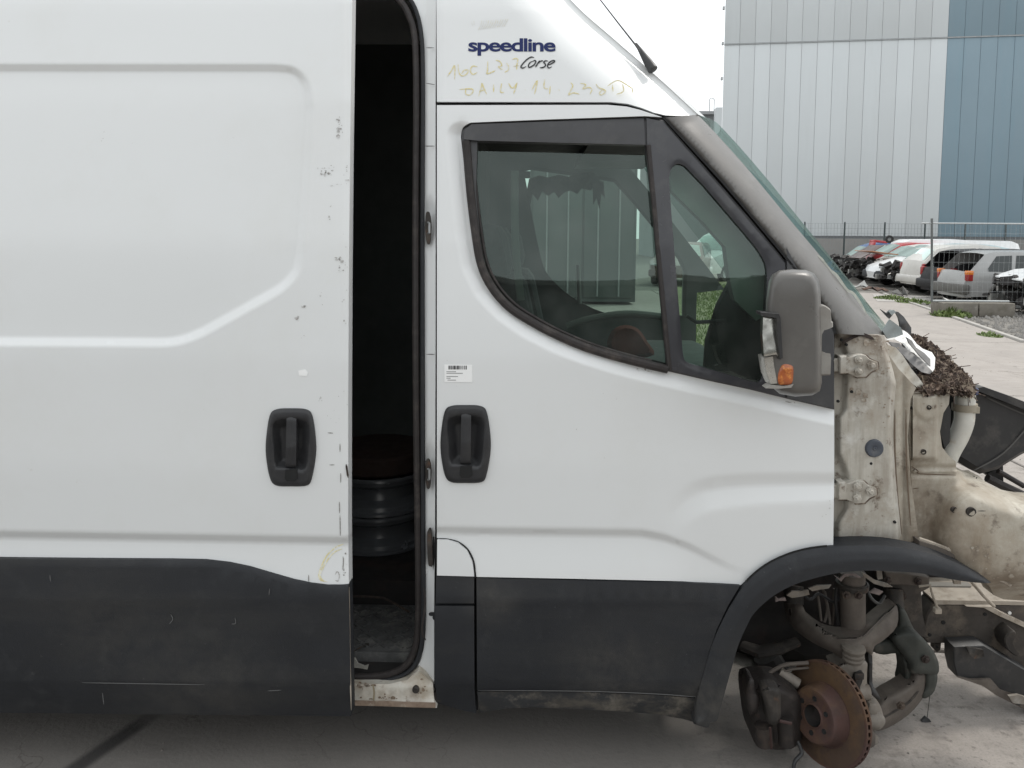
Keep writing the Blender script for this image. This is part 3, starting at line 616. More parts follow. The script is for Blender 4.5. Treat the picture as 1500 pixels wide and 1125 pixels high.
def car(label, cat, style, loc, body, flip=False, nose='whole', rear='whole', wheels=True, zs=1.0, z0=0.0, lamp='red', yaw=0.0, group='scrapped cars in the row', name='scrap_car', bumper=None, flatten=1.0, glassed=True, hs=1.0, hood=None, flare=None):
    st = STY[style]; Lc, Wd = st['L'], st['W']; hw = Wd / 2; belt = st['belt']
    t = thing(name, loc, label, cat, group, rz=(math.pi if flip else 0) + yaw)
    top = [(x, z * hs) for x, z in st['top']]
    if nose == 'gone': top = [(.72, .30), (.70, .62), (.86, .80)] + top[4:] if st['ws'] == 4 else [(.60, .3), (.62, .9)] + top[3:]
    if rear == 'gone': pass
    shift = len(st['top']) - len(top)
    pts = list(top); r = .33
    for cx in reversed(st['wx']):
        arc = [(cx + r * math.cos(a), .30 + r * math.sin(a)) for a in np.linspace(0, math.pi, 9)]
        if nose == 'gone' and cx == st['wx'][0]: arc = [(1.13, .3)] if False else [a for a in arc if a[0] > .74] + [(.735, .46)]
        pts += arc
    if nose == 'gone': pts = pts[:-1]
    n = len(pts)
    def hy(x, z):
        y = hw - max(0, z / hs - belt) * .42 - max(0, .42 - z) * .18
        e = min(x - (.7 if nose == 'gone' else 0), Lc - x)
        if e < .5: y -= .16 * (1 - max(0, e) / .5) ** 2
        return y
    # side sheets
    xs = np.arange(.15, Lc, .3); ex = [(x, z) for x in xs for z in (.5, .7, belt * hs, belt * hs + .22) ]
    ins = inside(pts, np.array([e[0] for e in ex]), np.array([e[1] for e in ex])); ex = [e for e, k in zip(ex, ins) if k]
    dd = pdist(pts, np.array([e[0] for e in ex]), np.array([e[1] for e in ex]), True); ex = [e for e, k in zip(ex, dd) if k > .04]
    v, f, _ = cdt(pts + ex, [(0, n)])
    v = [tuple(a) for a in v]; f = [t_ for t_ in f if inside(pts, np.array([sum(v[i][0] for i in t_) / 3]), np.array([sum(v[i][1] for i in t_) / 3]))[0]]
    mb = MB()
    for s in (-1, 1): mb.add([(x, s * hy(x, z), z) for x, z in v], f)
    K = 7; nt_ = len(top); V = []
    for (x, z) in top:
        for k in range(K):
            q = k / (K - 1) * 2 - 1; V.append((x - (.10 * (1 - q * q) if x < Lc / 2 and z < belt * hs + .1 else 0) + (.06 * (1 - q * q) if x > Lc - .4 else 0), q * hy(x, z), z + .035 * (1 - q * q) * (1 if z > .8 else 0)))
    mb.add(V, [(i * K + k, i * K + k + 1, (i + 1) * K + k + 1, (i + 1) * K + k) for i in range(nt_ - 1) for k in range(K - 1) if not (rear == 'gone' and i == st['rw'] - shift) and not (nose == 'gone' and i < 2)])
    b = mb.build('body', body, t, auto=30)
    # dark inside, floor and arches
    mi = MB(); mi.box((Lc * .52, 0, .50), (Lc * .82, Wd * .78, .34)); mi.box((Lc * .50, 0, .82), (Lc * .36, Wd * .7, .22), None, .05)
    for sx in (.40, .52):
        for sy in (-.36, .36): mi.box((Lc * sx, sy, 1.0), (.14, .48, .5), None, .06)
    mi.build('floor_and_seats', cblack, t)
    # glass
    def strip(i0, m, nm, off):
        i0 -= shift; a, c = top[i0], top[i0 + 1]; d = Vector((c[0] - a[0], 0, c[1] - a[1])); nn = Vector((-d.z, 0, d.x)).normalized()
        if nn.z < 0: nn = -nn
        V = []
        for q in (.10, .93):
            x = a[0] + d.x * q; z = a[1] + d.z * q
            for k in range(7):
                p = (k / 6 * 2 - 1); V.append((x + nn.x * off - (.08 * (1 - p * p) if x < Lc / 2 else 0) * (1 if z < belt * hs + .1 else .5), p * (hy(x, z) - .07), z + nn.z * off + .035 * (1 - p * p)))
        mesh_obj(nm, V, [(k, k + 1, k + 8, k + 7) for k in range(6)], m, t, auto=40)
    if glassed:
        strip(st['ws'], cglass if nose == 'whole' else cglass, 'windscreen', .02)
        if rear != 'gone': strip(st['rw'], cblack if style == 'van' else cglass, 'rear_window', .02)
    for s in (-1, 1):
        for poly in st['side']:
            P = [(x, z * hs) for x, z in poly]; vv = [(x, s * (hy(x, z) + .008), z) for x, z in P]
            mesh_obj('side_window', vv, [tuple(range(len(vv)))], cblack if not glassed else MATS['dark car window'], t)
    # lamps, bumpers
    for s in (-1, 1):
        lm = MB(); lm.box((Lc - .12, s * (hw - .13), .80 * hs), (.16, .13, .24), None, .03); ob = lm.build('tail_light', lampr, t)
        if lamp == 'split':
            lm = MB(); lm.box((Lc - .118, s * (hw - .128), .885 * hs), (.165, .135, .10), None, .02); lm.build('indicator', lampo, ob)
        if nose == 'whole':
            lm = MB(); lm.box((.16, s * (hw - .26), .66 * hs), (.22, .30, .13), Matrix.Rotation(-s * .35, 3, 'Z'), .03); lm.build('headlight', lampw, t)
    bm_ = bumper or body
    lm = MB(); lm.box((Lc - .03, 0, .46), (.20, Wd * .94, .24), None, .05); lm.build('rear_bumper', bm_, t)
    if nose == 'whole': lm = MB(); lm.box((.04, 0, .43), (.22, Wd * .93, .26), None, .06); lm.build('front_bumper', bm_, t)
    else:
        jb = MB()
        for _ in range(46):
            c = (-.05 + .8 * rs.rand(), (rs.rand() - .5) * Wd * .9, .22 + .62 * rs.rand()); q = Matrix.Rotation(rs.rand() * 3, 3, 'X') @ Matrix.Rotation(rs.rand() * 3, 3, 'Z')
            jb.box(c, (.06 + .22 * rs.rand(), .05 + .2 * rs.rand(), .04 + .18 * rs.rand()), q)
        tag(jb.build('engine', junk_m, t), kind='stuff')
        jb = MB()
        for _ in range(7):
            p = Vector((.0 + .5 * rs.rand(), (rs.rand() - .5) * Wd, .35 + .45 * rs.rand())); jb.tube([p, p + Vector((.3, .2 * rs.rand(), .1 * rs.rand())), p + Vector((.5, .5 * (rs.rand() - .5), .2 * (rs.rand() - .3)))], .03, 6)
        for s in (-1, 1): jb.box((.42, s * (hw - .1), .62), (.62, .06, .16), Matrix.Rotation(s * .15, 3, 'Z')); jb.box((.10, s * (hw - .2), .40), (.35, .10, .16))
        tag(jb.build('bent_metal', junk_l, t), kind='stuff')
        if hood is not None:
            jb = MB(); jb.box((.62, 0, 1.12), (.95, Wd * .82, .03), Matrix.Rotation(hood[0], 3, 'Y'), .01); jb.build('bonnet', hood[1], t)
    if wheels:
        for cx in st['wx']:
            for s in (-1, 1):
                wm = MB(); wm.lathe([(.17, -.08), (.28, -.09), (.30, -.06), (.30, .06), (.28, .09), (.17, .08), (.17, -.08)], (cx, s * (hw - .12), .30 - z0), (0, 1, 0), 20); wo = wm.build('wheel', tyre_m, t)
                wm = MB(); wm.lathe([(.0, .03), (.06, .03), (.16, .055), (.185, .075), (.185, -.07)], (cx, s * (hw - .12), .30 - z0), (0, s, 0), 16); wm.build('rim', steel, wo)
    if flare:
        for s in (-1, 1):
            jb = MB(); cx = st['wx'][1]; jb.tube([(cx + .37 * math.cos(a), s * hw * .985, .30 + .37 * math.sin(a)) for a in np.linspace(-.2, math.pi + .2, 13)], .045, 8, True, .6); jb.build('arch_flare', flare, t)
    return t
mat('dark car window', (.035, .042, .042), .12, 0, .1, 3)
cw = carpaint('white car paint', (.74, .75, .75)); csil = carpaint('silver car paint', (.35, .35, .345)); cbl = carpaint('blue car paint', (.045, .11, .27)); crd = carpaint('red car paint', (.42, .03, .035))
cteal = carpaint('pale teal car paint', (.46, .58, .60)); cblk = mat('black car paint', (.016, .016, .018), .5, 0, .1, 4, spec=.3); cwb = carpaint('off white car paint', (.62, .60, .56)); cbr = carpaint('brown car paint', (.10, .06, .05))
def at_px(px, py, Y): p = Wv(px, py, Y); return p.x
# the row, from the near end backwards (left end of each car at the given pixel column)
Z = 0.0
t = car('silver estate with orange and red tail lamp and open tailgate, third from the right end of the row', 'car', 'estate', (at_px(1398, 400, 17.0) + 4.4, 17.0, -.06), csil, flip=True, rear='gone', wheels=False, lamp='split', bumper=mat('faded grey bumper', (.135, .13, .12), .7, 0, .15, 6), hs=.97, yaw=R(-3), flare=MATS.get('faded grey bumper'))
t['label'] = 'silver estate with orange and red tail lamps and its tailgate missing'
car('black estate parked between the silver estate and the silver hatchback', 'car', 'estate', (at_px(1363, 400, 18.85) + 4.4, 18.85, -.05), cblk, flip=True, rear='gone', hs=.97, yaw=R(2))
car('pale silver hatchback with a dark red tail lamp beside the fence post', 'car', 'hatch', (at_px(1335, 400, 20.7) + 3.9, 20.7, -.03), cwb, flip=True, yaw=R(-2))
car('pale teal hatchback with its nose stripped to the engine', 'car', 'hatch', (at_px(1301, 400, 22.5), 22.5, -.03), cteal, nose='gone', wheels=False, yaw=R(3))
car('white hatchback with a dark grey front bumper', 'car', 'hatch', (at_px(1278, 400, 24.3), 24.3, -.03), cw, bumper=mat('dark grey bumper', (.032, .034, .038), .7), yaw=R(-2))
car('off white stripped car behind the white hatchback with the grey bumper', 'car', 'estate', (at_px(1257, 400, 26.1), 26.1, -.03), cwb, nose='gone', wheels=False, yaw=R(2), hood=(.12, carpaint('orange brown bonnet', (.42, .17, .07))))
car('red car with a wrecked front near the far end of the row', 'car', 'hatch', (at_px(1243, 390, 27.9), 27.9, -.03), crd, nose='gone', yaw=R(-3), hood=(-.55, cbr))
car('brown car with crumpled front behind the red one', 'car', 'hatch', (at_px(1234, 390, 29.7), 29.7, 0), cbr, nose='gone', yaw=R(2), hs=.93)
car('pale grey stripped hatchback between the brown car and the blue van', 'car', 'hatch', (at_px(1228, 390, 31.5), 31.5, 0), carpaint('pale grey car paint', (.5, .5, .5)), nose='gone', yaw=R(-2), hs=.88)
car('blue van at the far end of the row', 'van', 'van', (at_px(1219, 390, 35.6), 35.6, -.42), cbl, hs=.97, wheels=False, group='scrapped vans in the yard', name='scrap_van')
car('long white van behind the row, only its roof showing', 'van', 'van', (at_px(1482, 380, 28.5), 28.5, -.30), cw, flip=True, wheels=False, group='scrapped vans in the yard', name='scrap_van')
car('second white van deeper in the yard, roof showing above the hatchbacks', 'van', 'van', (at_px(1330, 380, 32.5), 32.5, -.35), cw, wheels=False, group='scrapped vans in the yard', name='scrap_van')
# white wreck at the right edge
t = car('white wreck with a bent bonnet at the right edge, nearest of the row', 'car', 'hatch', (at_px(1482, 400, 14.9), 14.9, -.10), cw, nose='gone', wheels=False, name='scrap_car')
hb = MB(); q = [(.0, -.82, .82), (.55, -.80, 1.0), (1.05, -.72, 1.08), (1.05, .72, 1.08), (.55, .80, 1.03), (.02, .7, .88)]
hb.add([tuple(a) for a in q] + [(a, b_, c - .025) for a, b_, c in q], [(0, 1, 4, 5), (1, 2, 3, 4), (11, 10, 7, 6), (10, 9, 8, 7), (0, 5, 11, 6), (0, 6, 7, 1), (1, 7, 8, 2), (2, 8, 9, 3), (3, 9, 10, 4), (4, 10, 11, 5)])
hb.build('bonnet', cw, t)
hb = MB(); hb.box((.12, -.74, .52), (.2, .05, .34), None, .03); hb.build('washer_tank', mat('pale blue plastic', (.40, .48, .56), .5, 0, .1, 9), t)
hb = MB(); hb.lathe([(.17, -.08), (.28, -.09), (.30, -.06), (.30, .06), (.28, .09), (.17, .08), (.17, -.08)], (.45, -.60, .30), (0, 1, 0), 20); hb.build('wheel', tyre_m, t)
# odd spares lying on the roofs of the row
p = Wv(1287, 352, 34.2); mb = MB(); mb.box((p.x, p.y, p.z - .06), (.62, .5, .10), Matrix.Rotation(.12, 3, 'Y'), .02); mb.box((p.x - .28, p.y, p.z - .16), (.10, .5, .22), Matrix.Rotation(.3, 3, 'Y'), .02)
o = mb.build('scrap_piece', crd); tag(o, 'red and white spare panel lying on top of the blue van', 'scrap', 'scrap pieces on the ground'); o['group'] = 'spares lying on the vans'
p = Wv(1303, 347, 31.5); mb = MB(); mb.lathe([(.08, -.05), (.15, -.06), (.17, -.04), (.17, .04), (.15, .06), (.08, .05), (.08, -.05)], (p.x, p.y, p.z - .10), (.2, 1, .15), 20); o = mb.build('tyre', tyre_m); tag(o, 'small loose black tyre standing on top of the scrap row', 'tyre', 'spares lying on the vans')
# seen through the van
car('white van beyond the yard, seen through the quarter window', 'van', 'van', (at_px(1014, 380, 26), 26, 0), cw, group='scrapped vans in the yard', name='scrap_van', yaw=R(40))
car('rusty brown estate beside the white van, seen through the quarter window', 'car', 'estate', (at_px(985, 380, 23), 23, 0), cbr, yaw=R(70))
# ridge tiles of clutter: spare parts lying in front of the row
for k, (px, py, m, s, lb) in enumerate([(1262, 424, 'bent light metal', .3, 'bent pale body panel lying in front of the red car'), (1282, 428, 'rusted iron', .35, 'rusty bracket lying before the off white car'), (1425, 452, 'bent light metal', .45, 'bent metal strip lying behind the concrete block'), (1483, 455, 'torn white plastic', .5, 'torn white bumper piece lying at the right edge of the gravel'), (1322, 434, 'faded grey bumper', .16, 'small broken grey plastic piece lying on the pale apron')]):
    p = Gv(px, py); mb = MB(); rr = np.random.RandomState(k)
    V = []; n = 7
    for i in range(n):
        x = (i / (n - 1) - .5) * s * 2; V += [(p.x + x, p.y - .12 + .05 * rr.randn(), .04 + .06 * abs(rr.randn())), (p.x + x + .05 * rr.randn(), p.y + .2 + .05 * rr.randn(), .06 + .1 * abs(rr.randn()))]
    F0 = [(2 * i, 2 * i + 2, 2 * i + 3, 2 * i + 1) for i in range(n - 1)]; nv = len(V)
    mb.add(V + [(a, b_, c - .025) for a, b_, c in V], F0 + [tuple(j + nv for j in reversed(f)) for f in F0] + [(0, nv, nv + 2, 2)])
    o = mb.build('scrap_piece', MATS[m], None); tag(o, lb, 'scrap', 'scrap pieces on the ground')
# grey container beyond the van
cx0, cx1 = at_px(776, 350, 16), at_px(932, 350, 16)
ctm = mat('grey container steel', (.085, .095, .092), .6, 0, .1, 1, dirt=[((.09, .095, .09), 3, .5, .75, (1, 1, .2))], bump=.1)
ct = thing('shipping_container', ((cx0 + cx1) / 2, 16, 0), 'grey shipping container standing beyond the van, seen through its door windows', 'container', world=True)
mb = MB(); mb.box(((cx0 + cx1) / 2, 19, 1.72), (cx1 - cx0, 6, 3.3)); mb.build('body', ctm, ct)
wc = (cx1 - cx0)
for k in range(2):
    mb = MB(); mb.box((cx0 + wc * (.26 + .48 * k), 15.98, 1.72), (wc * .46, .06, 3.1), None, .01); d = mb.build('door', ctm, ct)
    for j in range(2):
        mb = MB(); x = cx0 + wc * (.16 + .48 * k + .2 * j); mb.tube([(x, 15.93, .2), (x, 15.93, 3.25)], .022, 8); mb.build('lock_rod', steel, d)

# ================================================================== the van
van = thing('cargo_van', (0, .95, 0), 'white high roof cargo van without front wings or wheel, side door slid half open', 'van', world=True)

def ramp_(x, xs, ys): return np.interp(x, xs, ys)
def handle_out(cx, cy):
    return smooth_poly([(cx - 22, cy - 55), (cx, cy - 56.5), (cx + 22, cy - 55), (cx + 31, cy - 46), (cx + 36, cy - 15), (cx + 36.5, cy + 12), (cx + 31, cy + 44), (cx + 24, cy + 56), (cx, cy + 57.5), (cx - 22, cy + 56), (cx - 31, cy + 44), (cx - 36.5, cy + 12), (cx - 36, cy - 15), (cx - 31, cy - 46)], 4)
# ---- sliding door (hangs 8 cm outboard of the body)
DO = -.085
REC = [(-700, 95), (400, 95.5)] + smooth_poly([(400, 95.5), (432, 100), (452, 122), (458, 160)], 5, False)[1:] + [(452, 260), (442, 375)] + smooth_poly([(442, 375), (436, 400), (418, 421), (395, 436)], 4, False)[1:] + [(300, 489)] + smooth_poly([(300, 489), (272, 500), (245, 505), (200, 505)], 4, False)[1:] + [(-700, 501)]
def d_sliding(x, y):
    s = pdist(REC, x, y, True) * np.where(inside(REC, x, y), 1, -1)
    d = .014 * np.clip((s + 1) / 10, 0, 1)
    yb = np.interp(x, [-700, 0, 512], [766, 780, 789])
    q = y - yb
    d = d + ramp_(q, [-3, -1, 6, 9, 75, 110], [0, .0008, .0155, .0158, -.008, -.011])
    d = d + .004 * np.clip((x - 498) / 14, 0, 1) ** 2
    d = d + .0012 * np.sin(x / 140.0 + y / 95.0) + .0008 * np.sin(y / 60.0 - x / 210.0)
    return d
sl_right = [(517, -160), (516, 0), (513, 200), (511, 400), (510, 600), (510, 760), (511, 858)]
sdoor = panel('sliding_door', [(-760, -160)] + sl_right + [(480, 857), (455, 855), (430, 849), (400, 841), (365, 831), (335, 825), (300, 821), (250, 820), (0, 819), (-760, 806)], paint, van, base=DO, dfn=d_sliding, holes=[scale_poly(handle_out(426, 655), .93)], fine=4, coarse=4, rim=.045,
    lines=[offline(REC, o) for o in (-9, -5.5, -2.4, .4, 7.6, 10.4, 13.5, 17)] + [[(x_, np.interp(x_, [-700, 0, 512], [766, 780, 789]) + o) for x_ in range(-700, 512, 60)] for o in (-11, -7.5, -4, -.2, 4.6, 9, 12.5, 16, 74)])
def d_sclad(x, y):
    yt = np.interp(x, [-760, 250, 300, 365, 430, 480, 520], [806, 820, 822, 831, 849, 857, 858])
    return DO - .011 + ramp_(y, [800, 880, 884, 1000, 1004, 1060], [.004, -.010, -.0085, -.004, -.002, .028]) + .006 * np.clip(1 - (y - yt) / 6, 0, 1) ** 2 + .0009 * np.sin(x / 70.0)
panel('lower_cladding', [(-760, 806), (0, 819), (250, 820), (300, 821), (335, 825), (365, 831), (400, 841), (430, 849), (455, 855), (480, 857), (510, 857), (512, 930), (514, 1048), (514, 1049), (300, 1047), (0, 1044), (-760, 1034)], clad, sdoor, base=0, dfn=d_sclad, fine=6, rim=.05)
ribbon('edge_lip', [[(511.5, 860), (512.5, 960), (514.5, 1040)]], 2.0, raillit, sdoor, base=DO - .012)
ribbon('clip', [[(510, 700), (507, 680)]], 3, rustd, sdoor, base=DO - .004)
def handle(cx, cy, parent, base):
    out = handle_out(cx, cy)
    bowl = [(cx - 24, cy - 38), (cx + 24, cy - 38), (cx + 27, cy), (cx + 23, cy + 30), (cx + 10, cy + 34), (cx - 12, cy + 31), (cx - 23, cy + 28), (cx - 26, cy)]
    bowl = smooth_poly(bowl, 4)
    def d(x, y):
        s = pdist(bowl, x, y, True) * np.where(inside(bowl, x, y), 1, -1)
        e = pdist(out, x, y, True)
        return .030 * np.clip(s / 13, 0, 1) ** .8 - .010 * np.clip(e / 5, 0, 1) ** .5
    h = panel('door_handle', out, handlek, parent, base=base, dfn=d, fine=2.5, coarse=2, rim=.02)
    g = [(cx - 6, cy - 50), (cx + 8, cy - 50), (cx + 8, cy - 20), (cx + 7.5, cy + 29), (cx - 8, cy + 29), (cx - 7, cy - 10)]
    def dg(x, y): return np.interp(y - cy, [-52, -40, 0, 26, 32], [.004, -.008, -.014, -.008, .004]) + .004 * ((x - cx) / 8) ** 2
    panel('grip', g, handlek, h, base=base - .006, dfn=dg, fine=2.5, coarse=2, rim=.016)
    panel('lock_cap', [(cx - 8, cy + 33), (cx + 9, cy + 33), (cx + 10, cy + 46), (cx + 6, cy + 50), (cx - 6, cy + 50), (cx - 9, cy + 46)], gap, h, base=base - .0125, fine=3, rim=.004)
    return h
handle(426, 655, sdoor, DO - .004)
on_sl = lambda x, y: DO - .0012 + d_sliding(np.asarray(x, float), np.asarray(y, float))
# marks on the sliding door
def blots(name, spec, m, parent, base, seed=1):
    r = np.random.RandomState(seed); mbv = []; mf = []
    for (x, y, n, sx, sy, sz) in spec:
        for _ in range(n):
            cx, cy = x + sx * r.randn(), y + sy * r.randn(); s = sz * (.3 + r.rand() ** 2); k = 7; a0 = r.rand() * 6.28; st = .35 + .8 * r.rand()
            P = [(cx + s * (.6 + .6 * r.rand()) * math.cos(a0 + 6.283 * i / k), cy + s * st * (.6 + .6 * r.rand()) * math.sin(a0 + 6.283 * i / k)) for i in range(k)]
            o = len(mbv); mbv += list(S([p[0] for p in P], [p[1] for p in P], base(np.array([p[0] for p in P]), np.array([p[1] for p in P])) if callable(base) else base)); mf.append(tuple(range(o, o + k)))
    return tag(mesh_obj(name, mbv, mf, m, parent), kind='stuff')
blots('scuff_marks', [(497, 180, 9, 2, 8, 2.6), (497, 193, 6, 3, 3, 3), (480, 245, 10, 8, 3, 1.8), (476, 255, 7, 5, 5, 2.4), (507, 255, 8, 1.5, 10, 1.8), (493, 270, 5, 8, 2, 1.4), (484, 302, 3, 1, 2, 1.8), (482, 318, 3, 1, 2, 1.4), (497, 380, 8, 3, 3, 2.6), (500, 392, 8, 5, 6, 1.5), (438, 466, 4, 3, 2, 2.6), (445, 449, 4, 4, 2, 1.8), (445, 490, 3, 3, 2, 1.8), (470, 440, 4, 6, 4, 1.5), (468, 586, 3, 1, 2, 2), (490, 600, 10, 9, 14, 1.2), (150, 200, 3, 3, 3, 1), (300, 300, 5, 90, 90, .9), (505, 470, 14, 3, 60, 1.3)], smud, sdoor, on_sl, 3)
blots('dark_scuff_marks', [(497, 177, 2, 1, 2, 1.4), (475, 252, 3, 3, 3, 1.3), (497, 379, 3, 1, 2, 1.7), (437, 466, 2, 1, 1, 1.6), (467, 585, 2, 1, 1, 1.4), (503, 838, 5, 1.2, 6, 1.6), (507, 822, 4, .8, 8, 1.4)], smudk, sdoor, on_sl, 5)
ribbon('scratch', [[(480, 634), (488, 634.5)], [(482, 681), (490, 681)], [(498, 650), (498, 662)], [(499, 693), (499, 707)], [(497, 735), (497.5, 752)], [(498, 755), (498.5, 785)], [(502.5, 815), (503, 822), (502, 835)], [(452, 842), (452, 853)]], 1.4, smudk, sdoor, base=on_sl)
ribbon('chip', [[(491, 842), (494, 837), (497, 843), (495, 851), (491, 850)]], 1.6, smud, sdoor, base=on_sl)
ribbon('chalk_mark', [[(503, 797), (490, 803), (478, 815), (470, 832), (467, 844), (470, 850), (479, 852)], [(501, 804), (490, 809), (480, 820), (471, 836), (469, 845), (474, 851)]], 2.0, chalk, sdoor, base=on_sl)
panel('paper_scrap', [(437, 543), (447, 541), (451, 546), (449, 551), (438, 550)], paperw, sdoor, base=DO - .0012, dfn=d_sliding, fine=4, rim=.001, back=False)
ribbon('scratch_light', [[(250, 900), (253, 907), (248, 914)], [(344, 905), (345, 913), (339, 914)], [(73, 842), (74, 852)], [(392, 1012), (412, 1011)], [(150, 1015), (152, 1032)], [(395, 862), (394, 872)], [(120, 1000), (300, 1003)]], 1.3, mat('pale scratch', (.12, .12, .12), .8, 0, .1), sdoor, base=DO - .0215)

# ---- body side: front pillar post, sill, roof part above the cab door
def d_post(x, y):
    d = .012 + .020 * np.clip((636 - x) / 12, 0, 1)
    for (cx, cy, r1, r2) in ((628, 330, 10, 38), (628, 690, 10, 40), (630, 805, 8, 36)): d = d + .012 * np.clip(1.15 - np.hypot((x - cx) / r1, (y - cy) / r2), 0, .5) / .5
    d = d + .018 * np.clip((y - 985) / 12, 0, 1) * np.clip((626 - x) / 30, 0, 1) - .02 * np.clip((y - 1026) / 8, 0, 1)
    return d
post_out = [(606, -160), (641, -160), (639, 0), (638, 150), (638, 500), (637, 780), (636, 880), (636, 1028), (640, 1037), (580, 1034), (512, 1032), (380, 1030), (380, 1000), (512, 1001), (570, 1001)] + smooth_poly([(570, 1001), (596, 993), (614, 972), (622, 940), (624, 900)], 5, False)[1:] + [(623, 700), (622, 400), (622, 150), (621, 60), (612, 20), (600, -8)]
post = panel('door_post', post_out, paint, van, base=.012, dfn=d_post, fine=4, rim=.05)
sill = panel('sill', [(380, 1001), (570, 1002), (596, 996), (612, 982), (622, 990), (634, 1000), (636, 1027), (640, 1036.5), (580, 1033), (512, 1031), (380, 1029)], paint_dirty, van, base=.004, dfn=lambda x, y: .012 * np.clip((1006 - y) / 6, 0, 1) - .012 * np.clip((y - 1024) / 6, 0, 1), fine=4, rim=.04)
mb = MB(); c = Sv(610, 1010, .0); mb.lathe([(0, -.004), (.008, -.004), (.011, 0), (.011, .01)], Sv(609, 1011, -.002), (0, 1, 0), 16); mb.build('plug', greasy, sill)
ribbon('sill_flange', [[(512, 1029.5), (560, 1030.5), (600, 1032), (638, 1033)]], 8, mat('rusty sill flange', (.30, .225, .17), .85, 0, .15, 20, dirt=[((.17, .115, .08), 18, .48, .68), ((.44, .39, .32), 26, .56, .7)]), sill, base=-.0105, taper=False)
ribbon('sill_joint', [[(546, 1002), (548, 1014), (547, 1027)]], 2.4, mat('sealer bead', (.36, .30, .20), .7), sill, base=-.004)
blots('rust_stains', [(530, 1004, 10, 12, 2, 4), (565, 1022, 14, 20, 2, 3.5), (616, 1012, 8, 5, 5, 3)], mat('rust stain', (.26, .195, .14), .9, 0, .2, 40, dirt=[((.5, .46, .4), 40, .5, .7)]), sill, .0025, 8)
seam = [[(622, 214), (637, 214)], [(624, 122), (637, 124)], [(624, 70), (636, 70)], [(624, 519), (637, 519)]]
ribbon('post_seam', seam, 1.2, groove, post, base=.019)
# rubber door seal round the opening
sp = smooth_poly([(380, 990), (512, 991), (560, 989), (590, 978), (606, 955), (612, 920), (613, 850), (611, 700), (609, 500), (609, 300), (610, 150), (608, 60), (600, 25), (586, 2), (560, -12), (500, -18), (380, -18)], 6, False)
mb = MB(); pts = S([p[0] for p in sp], [p[1] for p in sp], np.full(len(sp), .045)); mb.tube([Vector(p) for p in pts], .0105, 10, True); mb.build('door_seal', rubber, van)
sp2 = smooth_poly([(512, 997), (566, 996), (598, 984), (614, 960), (619, 920), (620, 850), (619, 600), (619, 300), (619.5, 120), (617, 50), (607, 10), (590, -14)], 6, False)
mb = MB(); pts = S([p[0] for p in sp2], [p[1] for p in sp2], np.full(len(sp2), .038)); mb.tube([Vector(p) for p in pts], .0065, 8, True); mb.build('seal_lip', clad, van)
for (x, y, h) in ((627, 334, 22), (627, 695, 20)):      # latch strikers
    q = smooth_poly([(x - 3, y - h), (x + 2, y - h), (x + 4.5, y - 5), (x + 4, y + 6), (x + 2.5, y + h), (x - 2, y + h), (x - 4.5, y)], 3)
    s_ = extr('striker', q, greasy, van, y0=float(S(x, y, .018)[1]), y1=float(S(x, y, .03)[1]), bev=.002)
    mb = MB(); mb.tube([Sv(x, y - 8, .016), Sv(x + 2, y - 7, .006), Sv(x + 2, y + 7, .006), Sv(x, y + 8, .016)], .0035, 6); mb.build('loop', steel, s_)
extr('guide_slot', smooth_poly([(626, 779), (631, 777), (633, 800), (634, 828), (630, 830), (627, 826), (625.5, 800)], 3), greasy, van, y0=float(S(629, 800, .016)[1]), y1=float(S(629, 800, .03)[1]), bev=.002)
ribbon('torn_strip', [[(620, 860), (623, 880), (621, 900), (618, 925), (624, 938)]], 3.0, rubber, van, base=.016)
ribbon('clip', [[(628, 900), (636, 900), (636, 908)]], 6, clad, van, base=.008)

# roof side above the cab door
SIL = smooth_poly([(600, -330), (700, -175), (770, -85), (836, 0), (900, 58), (962, 112), (1023, 168)], 5, False)
def d_roof(x, y):
    s = pdist(SIL, x, y)
    cr = np.clip((78 - s) / 70, 0, 1)
    e2 = np.clip((13 - s) / 3, 0, 1)
    return .10 * cr ** 2.2 + .004 * e2 + .006 * np.clip((642 - x) / 4, 0, 1)
roofp = panel('roof_side', [(638, -330)] + [p for p in SIL if p[0] > 640] + [(1008, 170), (975, 169), (958, 165), (940, 158), (920, 152), (895, 149.5), (640, 149)], paint, van, base=0, dfn=d_roof, fine=4, coarse=3, rim=.02, lines=[offline(SIL, o) for o in (4, 9, 11, 13.5, 24, 36, 50, -4, -9, -11, -13.5, -24, -36, -50)])
# letters
def text_mesh(s, bold=0.0, shear=0.0, spacing=1.0):
    cu = bpy.data.curves.new('lettering', 'FONT'); cu.body = s; cu.offset = bold; cu.shear = shear; cu.space_character = spacing; cu.resolution_u = 4
    o = bpy.data.objects.new('lettering', cu); COL.objects.link(o)
    me = bpy.data.meshes.new_from_object(o.evaluated_get(bpy.context.evaluated_depsgraph_get()))
    bpy.data.objects.remove(o); bpy.data.curves.remove(cu)
    v = np.array([tuple(p.co) for p in me.vertices]); f = [tuple(p.vertices) for p in me.polygons]; bpy.data.meshes.remove(me); return v, f
def text_on(name, s, x0, x1, y0, y1, m, parent, base=-.002, slope=0.0, surf=S, **k):
    v, f = text_mesh(s, **k); a = v.min(0); b = v.max(0)
    px = x0 + (v[:, 0] - a[0]) / (b[0] - a[0]) * (x1 - x0); py = y1 - (v[:, 1] - a[1]) / (b[1] - a[1]) * (y1 - y0) + slope * (px - x0)
    return mesh_obj(name, surf(px, py, np.full(len(px), base)), f, m, parent)
text_on('lettering', 'speedline', 686, 814, 56, 81.5, navy, roofp, base=-.0012, slope=0.0, bold=.024, spacing=.90)
